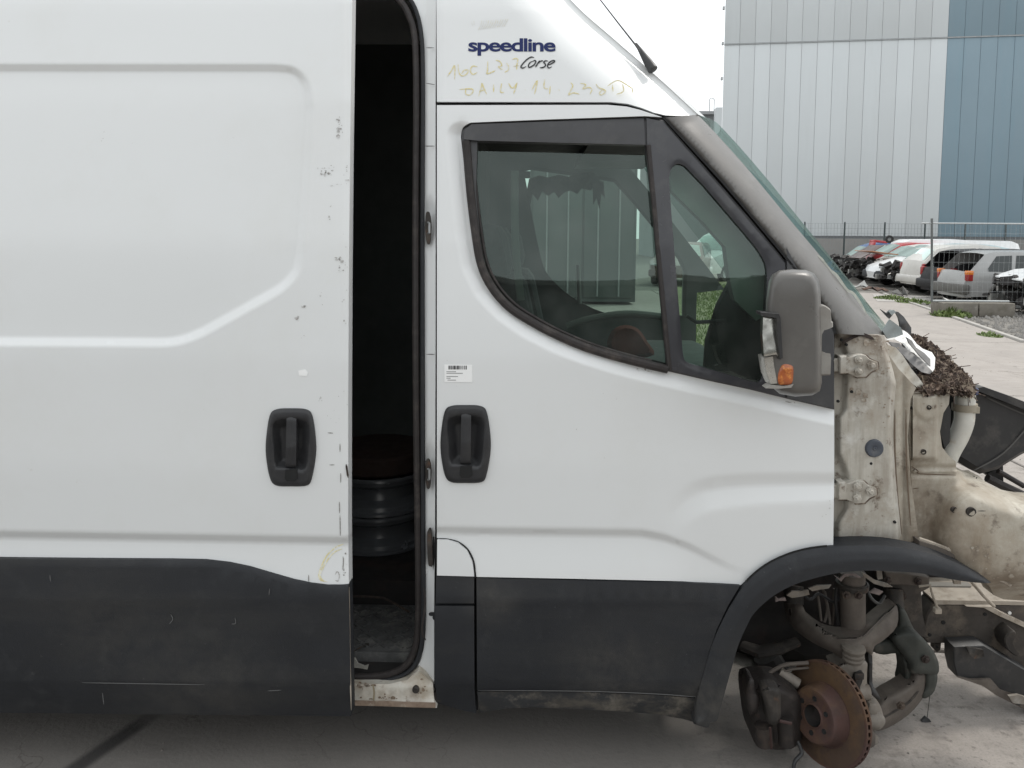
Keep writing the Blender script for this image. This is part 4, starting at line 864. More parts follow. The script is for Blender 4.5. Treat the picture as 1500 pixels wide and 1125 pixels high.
C_ = [[(782.5, 84.5), (778, 83.5), (772, 87), (766, 93), (763, 98), (766, 99.5), (771, 97)],
      [(781.5, 89), (776, 92), (774, 97), (776, 98.5), (782, 95), (785, 90), (783, 88.5), (780, 90)],
      [(790.5, 88.5), (787, 94), (784.5, 98)], [(788, 93), (792, 89.5), (795.5, 89)],
      [(803, 89.5), (799, 89), (796.5, 91), (799, 94), (798.5, 97), (794, 99), (790.5, 98.5)],
      [(801.5, 95.5), (807, 93.5), (812.5, 90), (810.5, 88.5), (805, 91), (802, 96), (804, 99.5), (808.5, 97.5)]]
ribbon('lettering', C_, 1.9, inkk, roofp, base=-.002)
scr1 = [[(655, 112), (661, 104), (666, 96), (666, 116)], [(671, 94), (672, 105), (676, 111), (683, 109), (686, 103), (680, 103), (676, 108)], [(700, 98), (692, 97), (689, 104), (693, 109), (699, 106)], [(714.5, 90), (714, 104), (713, 108), (720, 106), (726, 103)], [(726, 88), (732, 90), (735, 96), (730, 98), (736, 102)], [(742, 92), (745, 98), (744, 103), (739, 106)], [(750, 87), (758, 86), (757, 96), (757, 102)], [(752, 97), (760, 96)]]
scr2 = [[(673, 131), (690, 130), (693, 134), (688, 139), (682, 137), (683, 129)], [(701, 141), (705, 128), (706, 122), (709, 130), (713, 138)], [(702, 134), (711, 131)], [(723, 124), (723, 135)], [(735, 122), (733, 134), (738.5, 135.5)], [(745, 122), (750.5, 129), (758, 121)], [(757.5, 122), (752, 138)], [(769, 131), (770, 132)], [(779, 132), (787, 118), (783, 138)], [(798, 116), (797, 128), (803, 130)], [(806, 126), (805, 138)], [(818, 131.5), (820, 132)],
        [(836, 121), (839, 126), (834, 136), (833, 139), (840, 136), (849, 138)], [(850, 122), (858, 124), (854, 130), (862, 128), (867, 131), (864, 138)], [(873, 123), (877, 128), (884, 131), (887, 134), (881, 139), (878, 136), (883, 131)], [(890, 126), (904, 118), (916, 123), (928, 131)], [(897, 124), (898, 134)], [(912, 123), (913, 134), (903, 138)], [(926, 129), (927, 136)]]
for ln in (scr1, scr2):
    for st1 in ln: ribbon('chalk_stroke', [st1], 1.8, chalk2, roofp, base=-.0009)
ribbon('chalk_smear', [[(700 + i * 7 + a, 44 - i * .9 - a * .2), (704 + i * 7 + a, 38 - i * 1.2), (706 + i * 7 + a, 30 - i * .5)] for i in range(6) for a in (0, 3)] + [[(690, 32), (693, 38)], [(694, 30), (695, 37)]], 1.1, chalk3, roofp, base=-.0009)
ribbon('scratch', [[(866, 54), (872, 60)]], 1.6, smud, roofp, base=.002)

# ---- cab door
WIN = smooth_poly([(676, 200), (678, 187), (688, 180)], 3, False) + [(800, 176), (944, 171), (972, 176), (1010, 219), (1055, 270), (1100, 322), (1148, 380), (1185, 428), (1212, 462), (1222, 486), (1222, 600), (1165, 587), (1100, 571), (1040, 558), (975, 543), (915, 528), (860, 511), (815, 493), (776, 473), (742, 449), (715, 420), (698, 385), (690, 340), (683, 270)]
LOW = [(676, 200), (683, 270), (690, 340), (698, 385), (715, 420), (742, 449), (776, 473), (815, 493), (860, 511), (915, 528), (975, 543), (1040, 558), (1100, 571), (1165, 587), (1222, 600)]
ARCH_IN = [(1085, 857), (1100, 843), (1122, 827), (1150, 814), (1180, 806), (1222, 801)]
hump_u = smooth_poly([(985, 730), (1000, 716), (1022, 704), (1060, 697), (1120, 694), (1222, 694)], 5, False)
hump_p = np.array(hump_u)
def d_cab(x, y):
    s = pdist(LOW, x, y); d = .021 * np.clip(1 - (s - 5) / 17, 0, 1)
    yb = np.interp(x, [640, 940, 975, 1010, 1065, 1222], [774, 778, 785, 798, 826, 880]); q = (y - yb)
    fade = np.interp(x, [640, 960, 1075, 1110], [1, 1, .15, 0])
    d = d + fade * ramp_(q, [-3, -1, 6, 9, 75, 110], [0, .0008, .0150, .0153, -.006, -.009])
    yu = np.interp(x, hump_p[:, 0], hump_p[:, 1]); f2 = np.interp(x, [975, 1010, 1040], [0, .55, 1])
    w1 = np.interp(x, [985, 1030, 1222], [20, 16, 13])
    q = y - yu
    d = d + f2 * ramp_(q / w1, [-.2, 0, 1, 1.15, 3.1, 3.4, 8], [0, .0003, .0095, .0095, -.004, -.004, 0])
    d = d + .0013 * np.sin(x / 150.0 + y / 80.0) + .0007 * np.sin(y / 47.0)
    d = d + .003 * np.clip((644 - x) / 5, 0, 1) ** 2
    return d
cab_out = [(640, 154), (890, 153.5), (918, 156), (938, 161), (956, 167), (970, 171.5)] + [(944, 170), (800, 175), (690, 179.5)] + smooth_poly([(688, 180), (678, 187), (675, 200)], 3, False) + LOW[1:] + [(1222, 700), (1220.5, 800)] + ARCH_IN[::-1] + [(1000, 851.5), (850, 848), (698, 845), (697, 838), (695, 822), (686, 804), (672, 793), (655, 788.5), (640, 788)]
cdoor = panel('cab_door', cab_out, paint, van, base=0, dfn=d_cab, holes=[scale_poly(handle_out(682, 650), .93)], fine=3.5, coarse=3, rim=.035,
    lines=[offline(LOW, o) for o in (-4.2, -6.2, -20.6, -23.4, -26.5, -30, 4.2, 6.2, 20.6, 23.4, 26.5, 30)] + [[(x_, np.interp(x_, [640, 940, 975, 1010, 1065, 1222], [774, 778, 785, 798, 826, 880]) + o) for x_ in range(640, 1080, 8)] for o in (-11, -7.5, -4, -.2, 4.6, 9, 12.5, 16)]
    + [[(x_, np.interp(x_, hump_p[:, 0], hump_p[:, 1]) + np.interp(x_, [985, 1030, 1222], [20, 16, 13]) * o) for x_ in range(990, 1222, 6)] for o in (-.6, -.35, -.12, .12, .92, 1.2, 1.45, 2.75, 3.0, 3.5, 3.8)])
on_cd = lambda x, y: -.001 + d_cab(np.asarray(x, float), np.asarray(y, float))
on_ro = lambda x, y: -.001 + d_roof(np.asarray(x, float), np.asarray(y, float))
blots('scuff_marks', [(1216, 740, 3, 1, 3, 1.8), (1205, 757, 3, 3, 2, 1.8), (940, 540, 4, 5, 1, 1.8), (1100, 580, 5, 60, 8, 1.2), (660, 600, 6, 10, 60, .9), (850, 650, 12, 120, 70, .8)], smud, cdoor, on_cd, 9)
ribbon('scratch', [[(932, 540), (936, 544)], [(945, 543), (955, 545)], [(1150, 588), (1160, 590)]], 1.6, smud, cdoor, base=on_cd)
handle(682, 650, cdoor, -.004)
st_ = panel('sticker', [(651, 534), (691.5, 534.5), (692, 560), (651, 559.5)], paperw, cdoor, base=-.0012, dfn=d_cab, fine=6, rim=.0008, back=False)
r5 = np.random.RandomState(4); bars = []; x = 657.0
while x < 682.5:
    wbar = .5 + r5.rand() * 1.4; bars.append((x, wbar)); x += wbar + .5 + r5.rand() * .9
V = []; Fb = []
for (bx, bw) in bars: o_ = len(V); V += list(S([bx, bx + bw, bx + bw, bx], [535.6, 535.6, 541.2, 541.2], d_cab(np.array([bx, bx + bw, bx + bw, bx]), np.array([535.6, 535.6, 541.2, 541.2])) - .0019)); Fb.append((o_, o_ + 1, o_ + 2, o_ + 3))
mesh_obj('barcode', V, Fb, inkk, st_)
ribbon('print_line', [[(654, 544.5), (668, 544.5)], [(654, 546.8), (678, 546.8)], [(654, 551.5), (671, 551.5)], [(654, 554), (660, 554)], [(655.5, 556.8), (668, 556.8)]], .9, mat('grey print', (.25, .25, .25), .8), st_, base=lambda x, y: on_cd(x, y) - .0009, taper=False)
# gap behind the doors (the dark step between panels)
panel('door_gap', [(634, 146), (930, 146), (985, 165), (1221, 470), (1221, 810), (1090, 862), (690, 850), (634, 850)], gap, van, base=.06, holes=[scale_poly(WIN, .93)], fine=12, rim=0, back=False)
# lower cladding of the cab door
def d_cclad(x, y): return -.008 + ramp_(y, [845, 880, 886, 1000, 1030], [.003, -.009, -.007, -.003, .012]) + .0008 * np.sin(x / 60.0)
panel('lower_cladding', [(698, 847), (850, 850), (1000, 853.5), (1084, 858), (1066, 888), (1050, 922), (1038, 957), (1029, 990), (1021, 1021), (960, 1016), (850, 1012), (699, 1011)], clad, cdoor, base=0, dfn=d_cclad, fine=6, rim=.045)
ribbon('bright_edge', [[(700, 1011.5), (850, 1012.5), (960, 1016.5), (1020, 1021)]], 1.4, MATS['pale scratch'], cdoor, base=-.0115)
# sill strip under it, caked with mud
panel('sill_strip', [(699, 1013), (850, 1014), (960, 1018), (1020, 1023), (1017, 1058), (1000, 1053), (960, 1046), (900, 1041.5), (850, 1039), (780, 1036), (740, 1038), (703, 1044)], clad_mud, van, base=.006, dfn=lambda x, y: .05 * np.clip((y - 1018) / 40, 0, 1) ** 2 + .004 * np.sin(x / 21.0) * np.clip((y - 1020) / 20, 0, 1), fine=5, coarse=2, rim=.05)
# fuel flap and the trim below
ff = panel('fuel_flap', [(640.5, 791), (656, 791.5), (671, 796), (684, 806.5), (692, 823), (694, 838), (694.5, 844.5), (640, 843)], paint, van, base=-.001, dfn=lambda x, y: ramp_(y, [791, 850], [.004, -.006]), fine=5, rim=.03)
ribbon('flap_gap', [[(640, 789.8), (656, 790.2), (672, 794.6), (685.5, 805.5), (693.5, 822), (695.8, 838), (696.2, 846)]], 2.4, gap, van, base=lambda x, y: d_cab(x, y) - .003, taper=False)
panel('flap_trim', [(639, 843.5), (694.5, 845), (694.5, 884), (638, 884)], clad, ff, base=-.006, dfn=lambda x, y: ramp_(y, [845, 880, 884], [.003, -.009, -.006]), fine=6, rim=.035)
panel('corner_cladding', [(637, 887.5), (694.5, 888), (695, 1010), (697.5, 1045), (680, 1041), (660, 1036), (641, 1030), (637, 1000)], clad, van, base=-.006, dfn=lambda x, y: ramp_(y, [886, 892, 1000, 1040], [-.003, -.008, -.003, .022]), fine=6, rim=.045)
panel('corner_backing', [(634, 786), (700, 788), (700, 1040), (636, 1028)], gap, van, base=.03, fine=14, rim=0, back=False)

# ---- window surround
MAIN = [(699, 208), (820, 210), (946, 213), (956, 300), (967, 420), (978, 541), (925, 529), (868, 511), (822, 492), (784, 473), (752, 451), (728, 425), (712, 395), (704, 355), (697, 280)]
GLM = [(688, 221), (820, 224), (950, 228), (960, 320), (970, 440), (979, 541), (925, 529), (862, 509), (816, 490), (778, 471), (746, 449), (722, 423), (706, 392), (698, 350), (690, 280)]
QG = smooth_poly([(980, 262), (983, 248), (992, 240), (1003, 243)], 3, False) + [(1030, 271), (1060, 306), (1090, 341)] + smooth_poly([(1107, 362), (1121, 386), (1124, 412)], 3, False) + [(1121, 480), (1118, 545)] + smooth_poly([(1118, 548), (1112, 560), (1098, 558)], 3, False) + [(1050, 544), (1012, 533)] + smooth_poly([(1012, 533), (1003, 528), (1000, 516)], 3, False) + [(992, 420), (984, 320)]
surr = panel('window_surround', WIN, trimk, cdoor, base=.012, holes=[MAIN, QG], dfn=lambda x, y: .006 * np.clip(1 - pdist(WIN, x, y, True) / 5, 0, 1) ** 2 + .004 * np.clip(1 - pdist(QG, x, y, True) / 7, 0, 1), fine=5, rim=.03)
panel('visor_trim', [(679, 204), (681, 190), (690, 182), (800, 178), (943, 173), (945, 212), (820, 209), (700, 206)], trimk, cdoor, base=.003, dfn=lambda x, y: ramp_(y, [172, 180, 214], [.006, .0, -.002]), fine=6, rim=.015)
panel('quarter_trim', [(947, 173), (971, 178), (1008, 221), (1053, 272), (1098, 325), (1150, 386), (1150, 440), (1150, 583), (1100, 569.5), (1040, 556), (982, 542.5), (969, 420), (957, 290), (948, 213)], glossk, cdoor, base=.007, holes=[QG], dfn=lambda x, y: .004 * np.clip(1 - pdist(QG, x, y, True) / 6, 0, 1), fine=6, rim=.012)
panel('mirror_base', [(1153, 364), (1186, 430), (1212, 464), (1221, 488), (1221, 598), (1165, 586), (1153, 583)], trimk, cdoor, base=.004, fine=8, rim=.015)
seal_pts = smooth_poly([(683, 207), (689, 280), (697, 345), (705, 388), (720, 420), (745, 449), (778, 471), (816, 491), (862, 510), (920, 527), (978, 541)], 5, False)
mb = MB(); pts = S([p[0] for p in seal_pts], [p[1] for p in seal_pts], np.full(len(seal_pts), .012)); mb.tube([Vector(p) for p in pts], .0125, 10); mb.build('window_seal', rubber, cdoor)
seal2 = [(p[0] + 8, p[1] - 5) for p in seal_pts]
mb = MB(); pts = S([p[0] for p in seal2[:-3]], [p[1] for p in seal2[:-3]], np.full(len(seal2) - 3, .022)); mb.tube([Vector(p) for p in pts], .0045, 8); mb.build('inner_seal', rubber, cdoor)
mb = MB(); pts = S([950, 959, 970, 981], [213, 310, 430, 542], np.full(4, .010)); mb.tube([Vector(p) for p in pts], .0075, 8); mb.build('divider_bar', rubber, cdoor)
panel('window_glass', GLM, g_side, cdoor, base=.032, fine=14, rim=.004, back=False)
panel('quarter_glass', scale_poly(QG, 1.03), g_quarter, cdoor, base=.019, fine=14, rim=.004, back=False)

# ---- windscreen pillar
PL = smooth_poly([(972, 172), (1010, 213), (1060, 268), (1104, 320), (1152, 378), (1188, 424), (1214, 462), (1224, 489)], 4, False)
PR = smooth_poly([(1022, 168), (1050, 197), (1100, 253), (1152, 316), (1200, 373), (1250, 434), (1275, 465), (1297, 491)], 4, False)
def d_pil(x, y):
    a = pdist(PL, x, y); b = pdist(PR, x, y); u_ = a / (a + b + 1e-6); return .105 * u_ ** 2.2 + .016 * np.clip(1 - u_ / .10, 0, 1) ** 2
panel('windscreen_pillar', PL + [(1260, 490.5)] + PR[::-1], greyp, van, base=.004, dfn=d_pil, fine=5, coarse=2, rim=.09)
ribbon('pillar_gap', [PL], 3.5, gap, van, base=.004, taper=False)
ribbon('sealer', [[(1185, 360), (1192, 372), (1203, 379), (1213, 393), (1226, 404), (1240, 424), (1250, 430), (1262, 447), (1270, 462)]], 4, mat('torn sealer', (.55, .56, .50), .8, 0, .2, 40), van, base=.095)
# windscreen: wraps round behind the pillar and right across the van
NU, NV = 26, 14; V = []; VW = 1.80
pe = S([p[0] for p in PR], [p[1] for p in PR], np.full(len(PR), .12)); idx = np.linspace(0, len(PR) - 1, NV)
pe = np.stack([np.interp(idx, np.arange(len(PR)), pe[:, k]) for k in range(3)], 1)
for j in range(NV):
    for i in range(NU):
        s = i / (NU - 1); y = pe[j, 1] + (VW + .06 - 2 * pe[j, 1] + .05) * s; q = 1 - (2 * s - 1) ** 2
        V.append((pe[j, 0] + .205 * q, y, pe[j, 2] + .02 * q))
mesh_obj('windscreen', V, [(j * NU + i, j * NU + i + 1, (j + 1) * NU + i + 1, (j + 1) * NU + i) for j in range(NV - 1) for i in range(NU - 1)], g_screen, van, smooth=True)
# roof skin behind the front edge
pe = S([p[0] for p in SIL], [p[1] for p in SIL], np.full(len(SIL), .10)); V = []; n = len(SIL)
for j in range(n):
    for i in range(12):
        s = i / 11; q = 1 - (2 * s - 1) ** 2; V.append((pe[j, 0] + .16 * q, pe[j, 1] + (VW + .1 - 2 * pe[j, 1]) * s, pe[j, 2] + .03 * q))
mesh_obj('roof_front', V, [(j * 12 + i, j * 12 + i + 1, (j + 1) * 12 + i + 1, (j + 1) * 12 + i) for j in range(n - 1) for i in range(11)], paint, van, smooth=True)
# aerial
mb = MB(); a0 = Wv(956, 102, .26); 
an_ = thing('aerial', a0, None, None) if False else None
mb.lathe([(.0, .0), (.016, .002), (.014, .03), (.009, .07), (.004, .11), (0, .115)], Wv(957, 103, .22), (Wv(933, 66, .26) - Wv(957, 103, .22)), 12); ab = mb.build('aerial', blackp, van)
mb = MB(); mb.tube([Wv(943, 84, .235), Wv(931, 66, .255), Wv(905, 33, .30), Wv(878, -2, .34), Wv(850, -40, .38)], [.0036, .003, .0024, .002, .0018], 6); mb.build('rod', blackp, ab)

# ---- mirror
def mlay(dx0, dx1, dy0, dy1, sx=1.0):
    base = [(1126, 412), (1131, 402), (1142, 396), (1160, 394.5), (1180, 395.5), (1192, 400), (1199, 410), (1202, 428), (1203, 470), (1204, 520), (1204, 560), (1201, 573), (1190, 579), (1165, 581), (1142, 577), (1134, 570), (1128, 540), (1121, 480), (1122, 440)]
    P = np.array(base, float); cx, cy = 1163, 488
    fx = (P[:, 0] - cx); fy = (P[:, 1] - cy)
    return [(cx + a * (sx if a < 0 else sx) + (dx0 if a < 0 else dx1), cy + b * 1.0 + (dy0 if b < 0 else dy1)) for a, b in zip(fx, fy)]
def msc(sx, sy):
    return [(1164 + (x - 1164) * sx, 488 + (y - 488) * sy) for x, y in mlay(0, 0, 0, 0)]
mir = loft('mirror', [(msc(.30, .5), -.252), (msc(.74, .84), -.251), (msc(.84, .905), -.247), (msc(.915, .95), -.238), (msc(.965, .98), -.222), (msc(.99, .995), -.20), (msc(1, 1), -.17), (msc(1, 1), -.12), (msc(.96, .98), -.09)], greyp, van, auto=70)
cast('mirror_glass', [(1118, 461), (1137, 463), (1139, 500), (1141, 524), (1137, 519), (1119, 522), (1117, 490)], lambda x, y: -.256 - .014 * (y - 461) / 62., mirrorm, mir, rp=2, rm=.001, rim=.02, rnd=0, amp=.0003)
extr('glass_rim', [(1114, 457), (1141, 459), (1144, 466), (1147, 525), (1143, 527), (1140, 500), (1138, 465), (1115, 462)], blackp, mir, y0=-.277, y1=-.235, bev=.0015)
extr('lower_reflector', [(1118, 523), (1137, 520), (1142, 529), (1139, 545), (1139, 563), (1129, 564), (1122, 548)], chromed, mir, y0=-.247, y1=-.2, bev=.003)
ol = loft('indicator_lamp', [(scale_poly(q_, .45), -.256) if k == 0 else (scale_poly(q_, .8), -.2545) if k == 1 else (scale_poly(q_, .95), -.251) if k == 2 else (q_, -.22) for k, q_ in enumerate([smooth_poly([(1143, 537), (1149, 532), (1162, 535), (1163, 550), (1160, 563), (1150, 565), (1140, 563), (1139, 549)], 3)] * 4)], orange, mir)
extr('lamp_lip', [(1128, 565), (1150, 566), (1163, 563), (1160, 568), (1140, 570), (1122, 569)], greyp_lt, mir, y0=-.257, y1=-.22, bev=.002)
marm = extr('mirror_arm', smooth_poly([(1199, 449), (1206, 446), (1216, 452), (1218, 457)], 3, False) + [(1218.5, 470), (1221, 472), (1221, 479), (1217, 481), (1206, 485), (1203, 492), (1203, 516)] + [(1208, 519), (1217, 520), (1218, 526), (1217, 550), (1200, 550.5), (1192, 547), (1190, 535), (1189, 490), (1190, 474), (1194, 467), (1201, 462)], greyp_lt, mir, y0=-.205, y1=-.14, bev=.004)
extr('arm_foot', [(1204, 452), (1217, 456), (1220, 478), (1207, 484)], greyp, mir, y0=-.14, y1=.0, bev=.003)

# ---- front hinge pillar, bare since the wing came off
EDGE = [(1296, 492), (1302, 520), (1309, 545), (1313, 562), (1309, 600), (1308, 640), (1312, 700), (1318, 760), (1320, 783)]
def d_hinge(x, y):
    xe = np.interp(y, [492, 520, 545, 562, 600, 640, 700, 760, 800], [1296, 1302, 1309, 1313, 1309, 1308, 1312, 1318, 1320])
    d = .03 * np.clip(1 - (xe - x) / 9, 0, 1) ** 2
    # recess along the door edge, wider round the two hinges
    xr = np.interp(y, [490, 505, 520, 600, 612, 665, 685, 705, 745, 765, 800], [1226, 1236, 1242, 1238, 1229, 1229, 1238, 1243, 1240, 1228, 1224])
    d = d + .026 * np.clip((xr + 3 - x) / 9, 0, 1)
    d = d + .005 * np.exp(-((x - 1255) / 16.) ** 2 - ((y - 578) / 12.) ** 2) - .004 * np.exp(-((x - 1270) / 14.) ** 4 - ((y - 640) / 60.) ** 4)
    d = d + .012 * np.clip((y - 770) / 25, 0, 1) ** 2 + .003 * np.sin(x / 9. + y / 23.) * np.clip((x - 1285) / 20, 0, 1)
    d = d + .012 * np.exp(-((x - 1233) / 5.) ** 2 - ((y - 498) / 5.) ** 2)
    return d
hp = panel('hinge_pillar', [(1223, 488), (1260, 489), (1296, 492)] + EDGE[1:] + [(1316, 792), (1290, 798), (1262, 802), (1222, 800), (1218, 790), (1219, 600)], paint_inner, van, base=.05, dfn=d_hinge, fine=2.5, coarse=2, rim=.12, back=False)
softg = mat('soft grime', (.27, .215, .165), .9, 0, .2, 50, dirt=[((.42, .38, .32), 60, .42, .6)])
on_hp = lambda x, y: .0485 + d_hinge(np.asarray(x, float), np.asarray(y, float))
blots('rust_stains', [(1258, 577, 10, 8, 4, 4), (1262, 586, 5, 5, 3, 3), (1265, 497, 10, 14, 3, 6), (1290, 512, 18, 9, 12, 3.4), (1300, 540, 10, 4, 14, 2.6), (1277, 522, 6, 8, 5, 2), (1286, 545, 7, 5, 5, 3), (1291, 610, 8, 5, 14, 2), (1306, 585, 5, 2, 8, 1.6), (1250, 793, 20, 22, 3, 5)], softg, hp, on_hp, 21)
blots('dark_rust_stains', [(1257, 574, 2, 4, 2, 2), (1288, 512, 4, 6, 8, 1.8), (1252, 765, 2, 1, 3, 1.5), (1312, 768, 1, 1, 1, 1.6), (1290, 548, 3, 4, 3, 1.8), (1270, 493, 4, 16, 1.5, 4)], MATS.get('grime blotch') or mat('grime blotch', (.15, .11, .085), .9, 0, .2, 50, dirt=[((.34, .29, .23), 60, .46, .62)]), hp, on_hp, 22)
for (cx, cy) in ((1262, 535), (1260, 720)):
    q = [(cx - 31, cy - 13), (cx - 22, cy - 14), (cx - 20, cy - 11), (cx - 4, cy - 16), (cx + 6, cy - 15), (cx + 12, cy - 9), (cx + 24, cy - 4), (cx + 25, cy + 5), (cx + 14, cy + 10), (cx + 7, cy + 17), (cx - 6, cy + 18), (cx - 20, cy + 12), (cx - 31, cy + 13)]
    ribbon('hinge_outline', [q + q[:1]], 3.2, MATS['grime blotch'], hp, base=lambda x, y: on_hp(x, y) - .0005, smooth_n=1)
    h = extr('hinge', q, paint_inner, hp, y0=.030, y1=.075, bev=.002)
    q2 = [(cx - 31, cy - 13), (cx - 22, cy - 14), (cx - 22, cy + 13), (cx - 31, cy + 13)]; extr('hinge_knuckle', q2, paint_inner, h, y0=.012, y1=.03, bev=.004)
    extr('hinge_leaf', [(cx - 44, cy - 9), (cx - 31, cy - 9), (cx - 31, cy + 10), (cx - 44, cy + 10)], paint_inner, h, y0=.03, y1=.05, bev=.003)
    for (bx, by) in ((cx - 4, cy - 8), (cx + 15, cy), (cx - 4, cy + 9)):
        mb = MB(); mb.lathe([(0, -.011), (.006, -.011), (.008, -.008), (.008, -.003), (.0125, -.002), (.0125, .003)], Wv(bx, by, .022), (0, 1, 0), 6); mb.build('bolt', paint_inner, h)
mb = MB(); mb.lathe([(0, -.002), (.004, -.004), (.006, -.001), (.018, -.006), (.024, -.005), (.027, .002), (.027, .01)], Wv(1281, 657, .045), (0, 1, 0), 28); mb.build('grommet', bluegrom, hp)
for (x, y) in ((1233, 498), (1248, 574), (1228, 588), (1276, 679), (1311, 765), (1240, 505)):
    mb = MB(); mb.lathe([(0, -.001), (.004, -.001), (.0045, .004)], Wv(x, y, .047 + (.012 if x < 1241 and y < 510 else 0)), (0, 1, 0), 10); mb.build('hole', gap, hp)
ribbon('bracket', [[(1234, 502), (1260, 490), (1280, 497)]], 5, rustd, hp, base=.045, thick=0)
# channel between pillar and inner wing
def d_chan(x, y): return .02 * np.sin((x - 1312) / 4.2) * 0 + .012 * np.clip((x - 1318) / 6, 0, 1) - .010 * np.clip((x - 1324) / 3, 0, 1)
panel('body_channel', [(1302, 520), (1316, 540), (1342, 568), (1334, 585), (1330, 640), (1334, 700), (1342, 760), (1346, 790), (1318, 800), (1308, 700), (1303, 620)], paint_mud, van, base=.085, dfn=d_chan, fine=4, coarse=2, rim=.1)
# inner wing and wheel dome
def d_wing(x, y):
    dome = np.clip(1 - ((np.maximum(0, 1452 - x) / 98.) ** 1.9 + (np.where(y < 790, (790 - y) / 103., (y - 790) / 96.)) ** 2), 0, 1)
    dome = dome * dome * (3 - 2 * dome); dome = 1 - (1 - dome) ** 1.6
    d = -.105 * dome + .006 * np.exp(-((x - 1362) / 16.) ** 2 - ((y - 770) / 50.) ** 2)
    topx = np.interp(x, [1380, 1401, 1416, 1430, 1444, 1462, 1490, 1530], [684, 689, 693.5, 699, 707, 717.5, 728, 733])
    d = d + .11 * np.clip(1 - (y - topx) / 34., 0, 1) ** 2 * np.clip((x - 1400) / 14., 0, 1)
    xr, yr = x - 1355, y - 597
    tower = np.clip(1.1 - np.maximum(np.abs(x - 1354) / 18., np.abs(y - 626) / 47.), 0, .16) / .16
    d = d - .019 * tower - .008 * np.clip(1.2 - np.hypot(x - 1360, y - 594) / 20., 0, .3) / .3
    d = d + .012 * np.clip((y - 680) / 6, 0, 1) * np.clip((700 - y) / 6, 0, 1) + .004 * np.sin(x / 13. + 1) * np.sin(y / 17.)
    d = d - .012 * np.clip((y - 686) / 3, 0, 1) * np.clip((696 - y) / 4, 0, 1) * np.clip((x - 1335) / 5, 0, 1)
    d = d + .10 * np.clip((y - 835) / 50, 0, 1) ** 2
    return d
WG = [(1334, 578), (1345, 574), (1392, 573), (1390, 592), (1382, 605), (1377, 632), (1380, 655), (1390, 668), (1400, 676), (1401, 690)] + smooth_poly([(1401, 690), (1416, 693), (1424, 697), (1431, 697), (1435, 698), (1444, 706), (1462, 718), (1490, 728), (1530, 732)], 4, False)[1:] + [(1545, 735), (1548, 880), (1500, 880), (1470, 878), (1456, 872), (1449, 858), (1425, 840), (1390, 822), (1360, 806), (1345, 795), (1340, 760), (1335, 700), (1331, 640)]
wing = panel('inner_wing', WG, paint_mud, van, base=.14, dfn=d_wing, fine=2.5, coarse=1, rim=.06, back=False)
blots('rust_stains', [(1442, 812, 16, 12, 8, 2.4), (1470, 836, 22, 22, 9, 3.4), (1366, 592, 7, 8, 5, 2.4), (1346, 640, 7, 2, 20, 1.6), (1486, 782, 3, 6, 2, 1.4)], softg, wing, lambda x, y: .138 + d_wing(x, y), 33)
for (x, y, r) in ((1398, 747, .008), (1423, 750, .012), (1361, 597, .006), (1353, 662, .007), (1336, 598, .004)):
    p = Sv(x, y, .138 + float(d_wing(np.array([float(x)]), np.array([float(y)]))[0])); mb = MB(); mb.lathe([(0, .002), (r * .85, .002), (r * .9, -.002), (r * 1.15, -.001), (r * 1.15, .006)], p, (0, 1, 0), 16); mb.build('hole', greasy, wing)
ribbon('scratch', [[(1432, 748.5), (1444, 748.5)]], 1.2, groove, wing, base=lambda x, y: .139 + d_wing(np.asarray(x, float), np.asarray(y, float)))
ribbon('flange_line', [[(1335, 683), (1345, 690), (1348, 694), (1400, 696)], [(1334, 577), (1392, 576)], [(1337, 716), (1346, 715)]], 1.5, mat('mud line', (.14, .10, .07), .9), wing, base=lambda x, y: .138 + d_wing(np.asarray(x, float), np.asarray(y, float)))
ribbon('mud_crease', [[(1311, 600), (1311, 660), (1315, 730), (1321, 783)], [(1327, 600), (1328, 680), (1334, 770)]], 2.0, MATS['mud line'], van, base=.083)
# cowl: torn scuttle, leaf pile
cw1 = mat('grey green torn plastic', (.27, .30, .30), .55, 0, .12, 14, dirt=[((.45, .45, .43), 22, .5, .7)])
def crumple(name, poly, y0, slope, m, parent, amp=.012, seed=0, thick=.008, fine=4, tilt=0.0):
    r = np.random.RandomState(seed); a, b, c_ = r.rand(3) * 6
    def sf(px, py, off): 
        return W(px, py, np.asarray(off) + y0 + slope * (np.asarray(px) - poly[0][0]) / 100. + tilt * (545 - np.asarray(py)))
    return panel(name, poly, m, parent, base=0, dfn=lambda x, y: amp * (np.sin(x / 5.1 + a) * np.sin(y / 6.3 + b) + .6 * np.sin((x + y) / 3.7 + c_)), fine=fine, coarse=2, rim=thick, surf=sf)
fl = crumple('cowl_flange', [(1294, 494), (1300, 505), (1312, 509), (1322, 520), (1335, 540), (1348, 556), (1358, 571), (1394, 571.5), (1394, 574), (1355, 574.5), (1342, 566), (1330, 558), (1315, 549), (1308, 536), (1303, 522)], .09, .10, paint_dirty, van, .006, 2, .012)
crumple('scuttle_plate', [(1293, 485), (1304, 468), (1320, 480), (1323, 490), (1312, 494), (1300, 496)], .12, .1, cw1, van, .004, 4)
crumple('scuttle_piece', [(1300, 498), (1322, 490), (1324, 484), (1333, 491), (1343, 504), (1352, 511), (1365, 516), (1370, 524), (1369, 540), (1366, 545), (1357, 536), (1346, 524), (1339, 517), (1331, 514), (1322, 503), (1310, 497)], .17, .10, whitep, van, .006, 5, tilt=.0042)
crumple('scuttle_shadow', [(1328, 494), (1336, 499), (1342, 509), (1354, 517), (1363, 526), (1363, 537), (1356, 530), (1347, 521), (1339, 511), (1332, 503)], .158, .10, blackp, van, .003, 15, tilt=.0042)
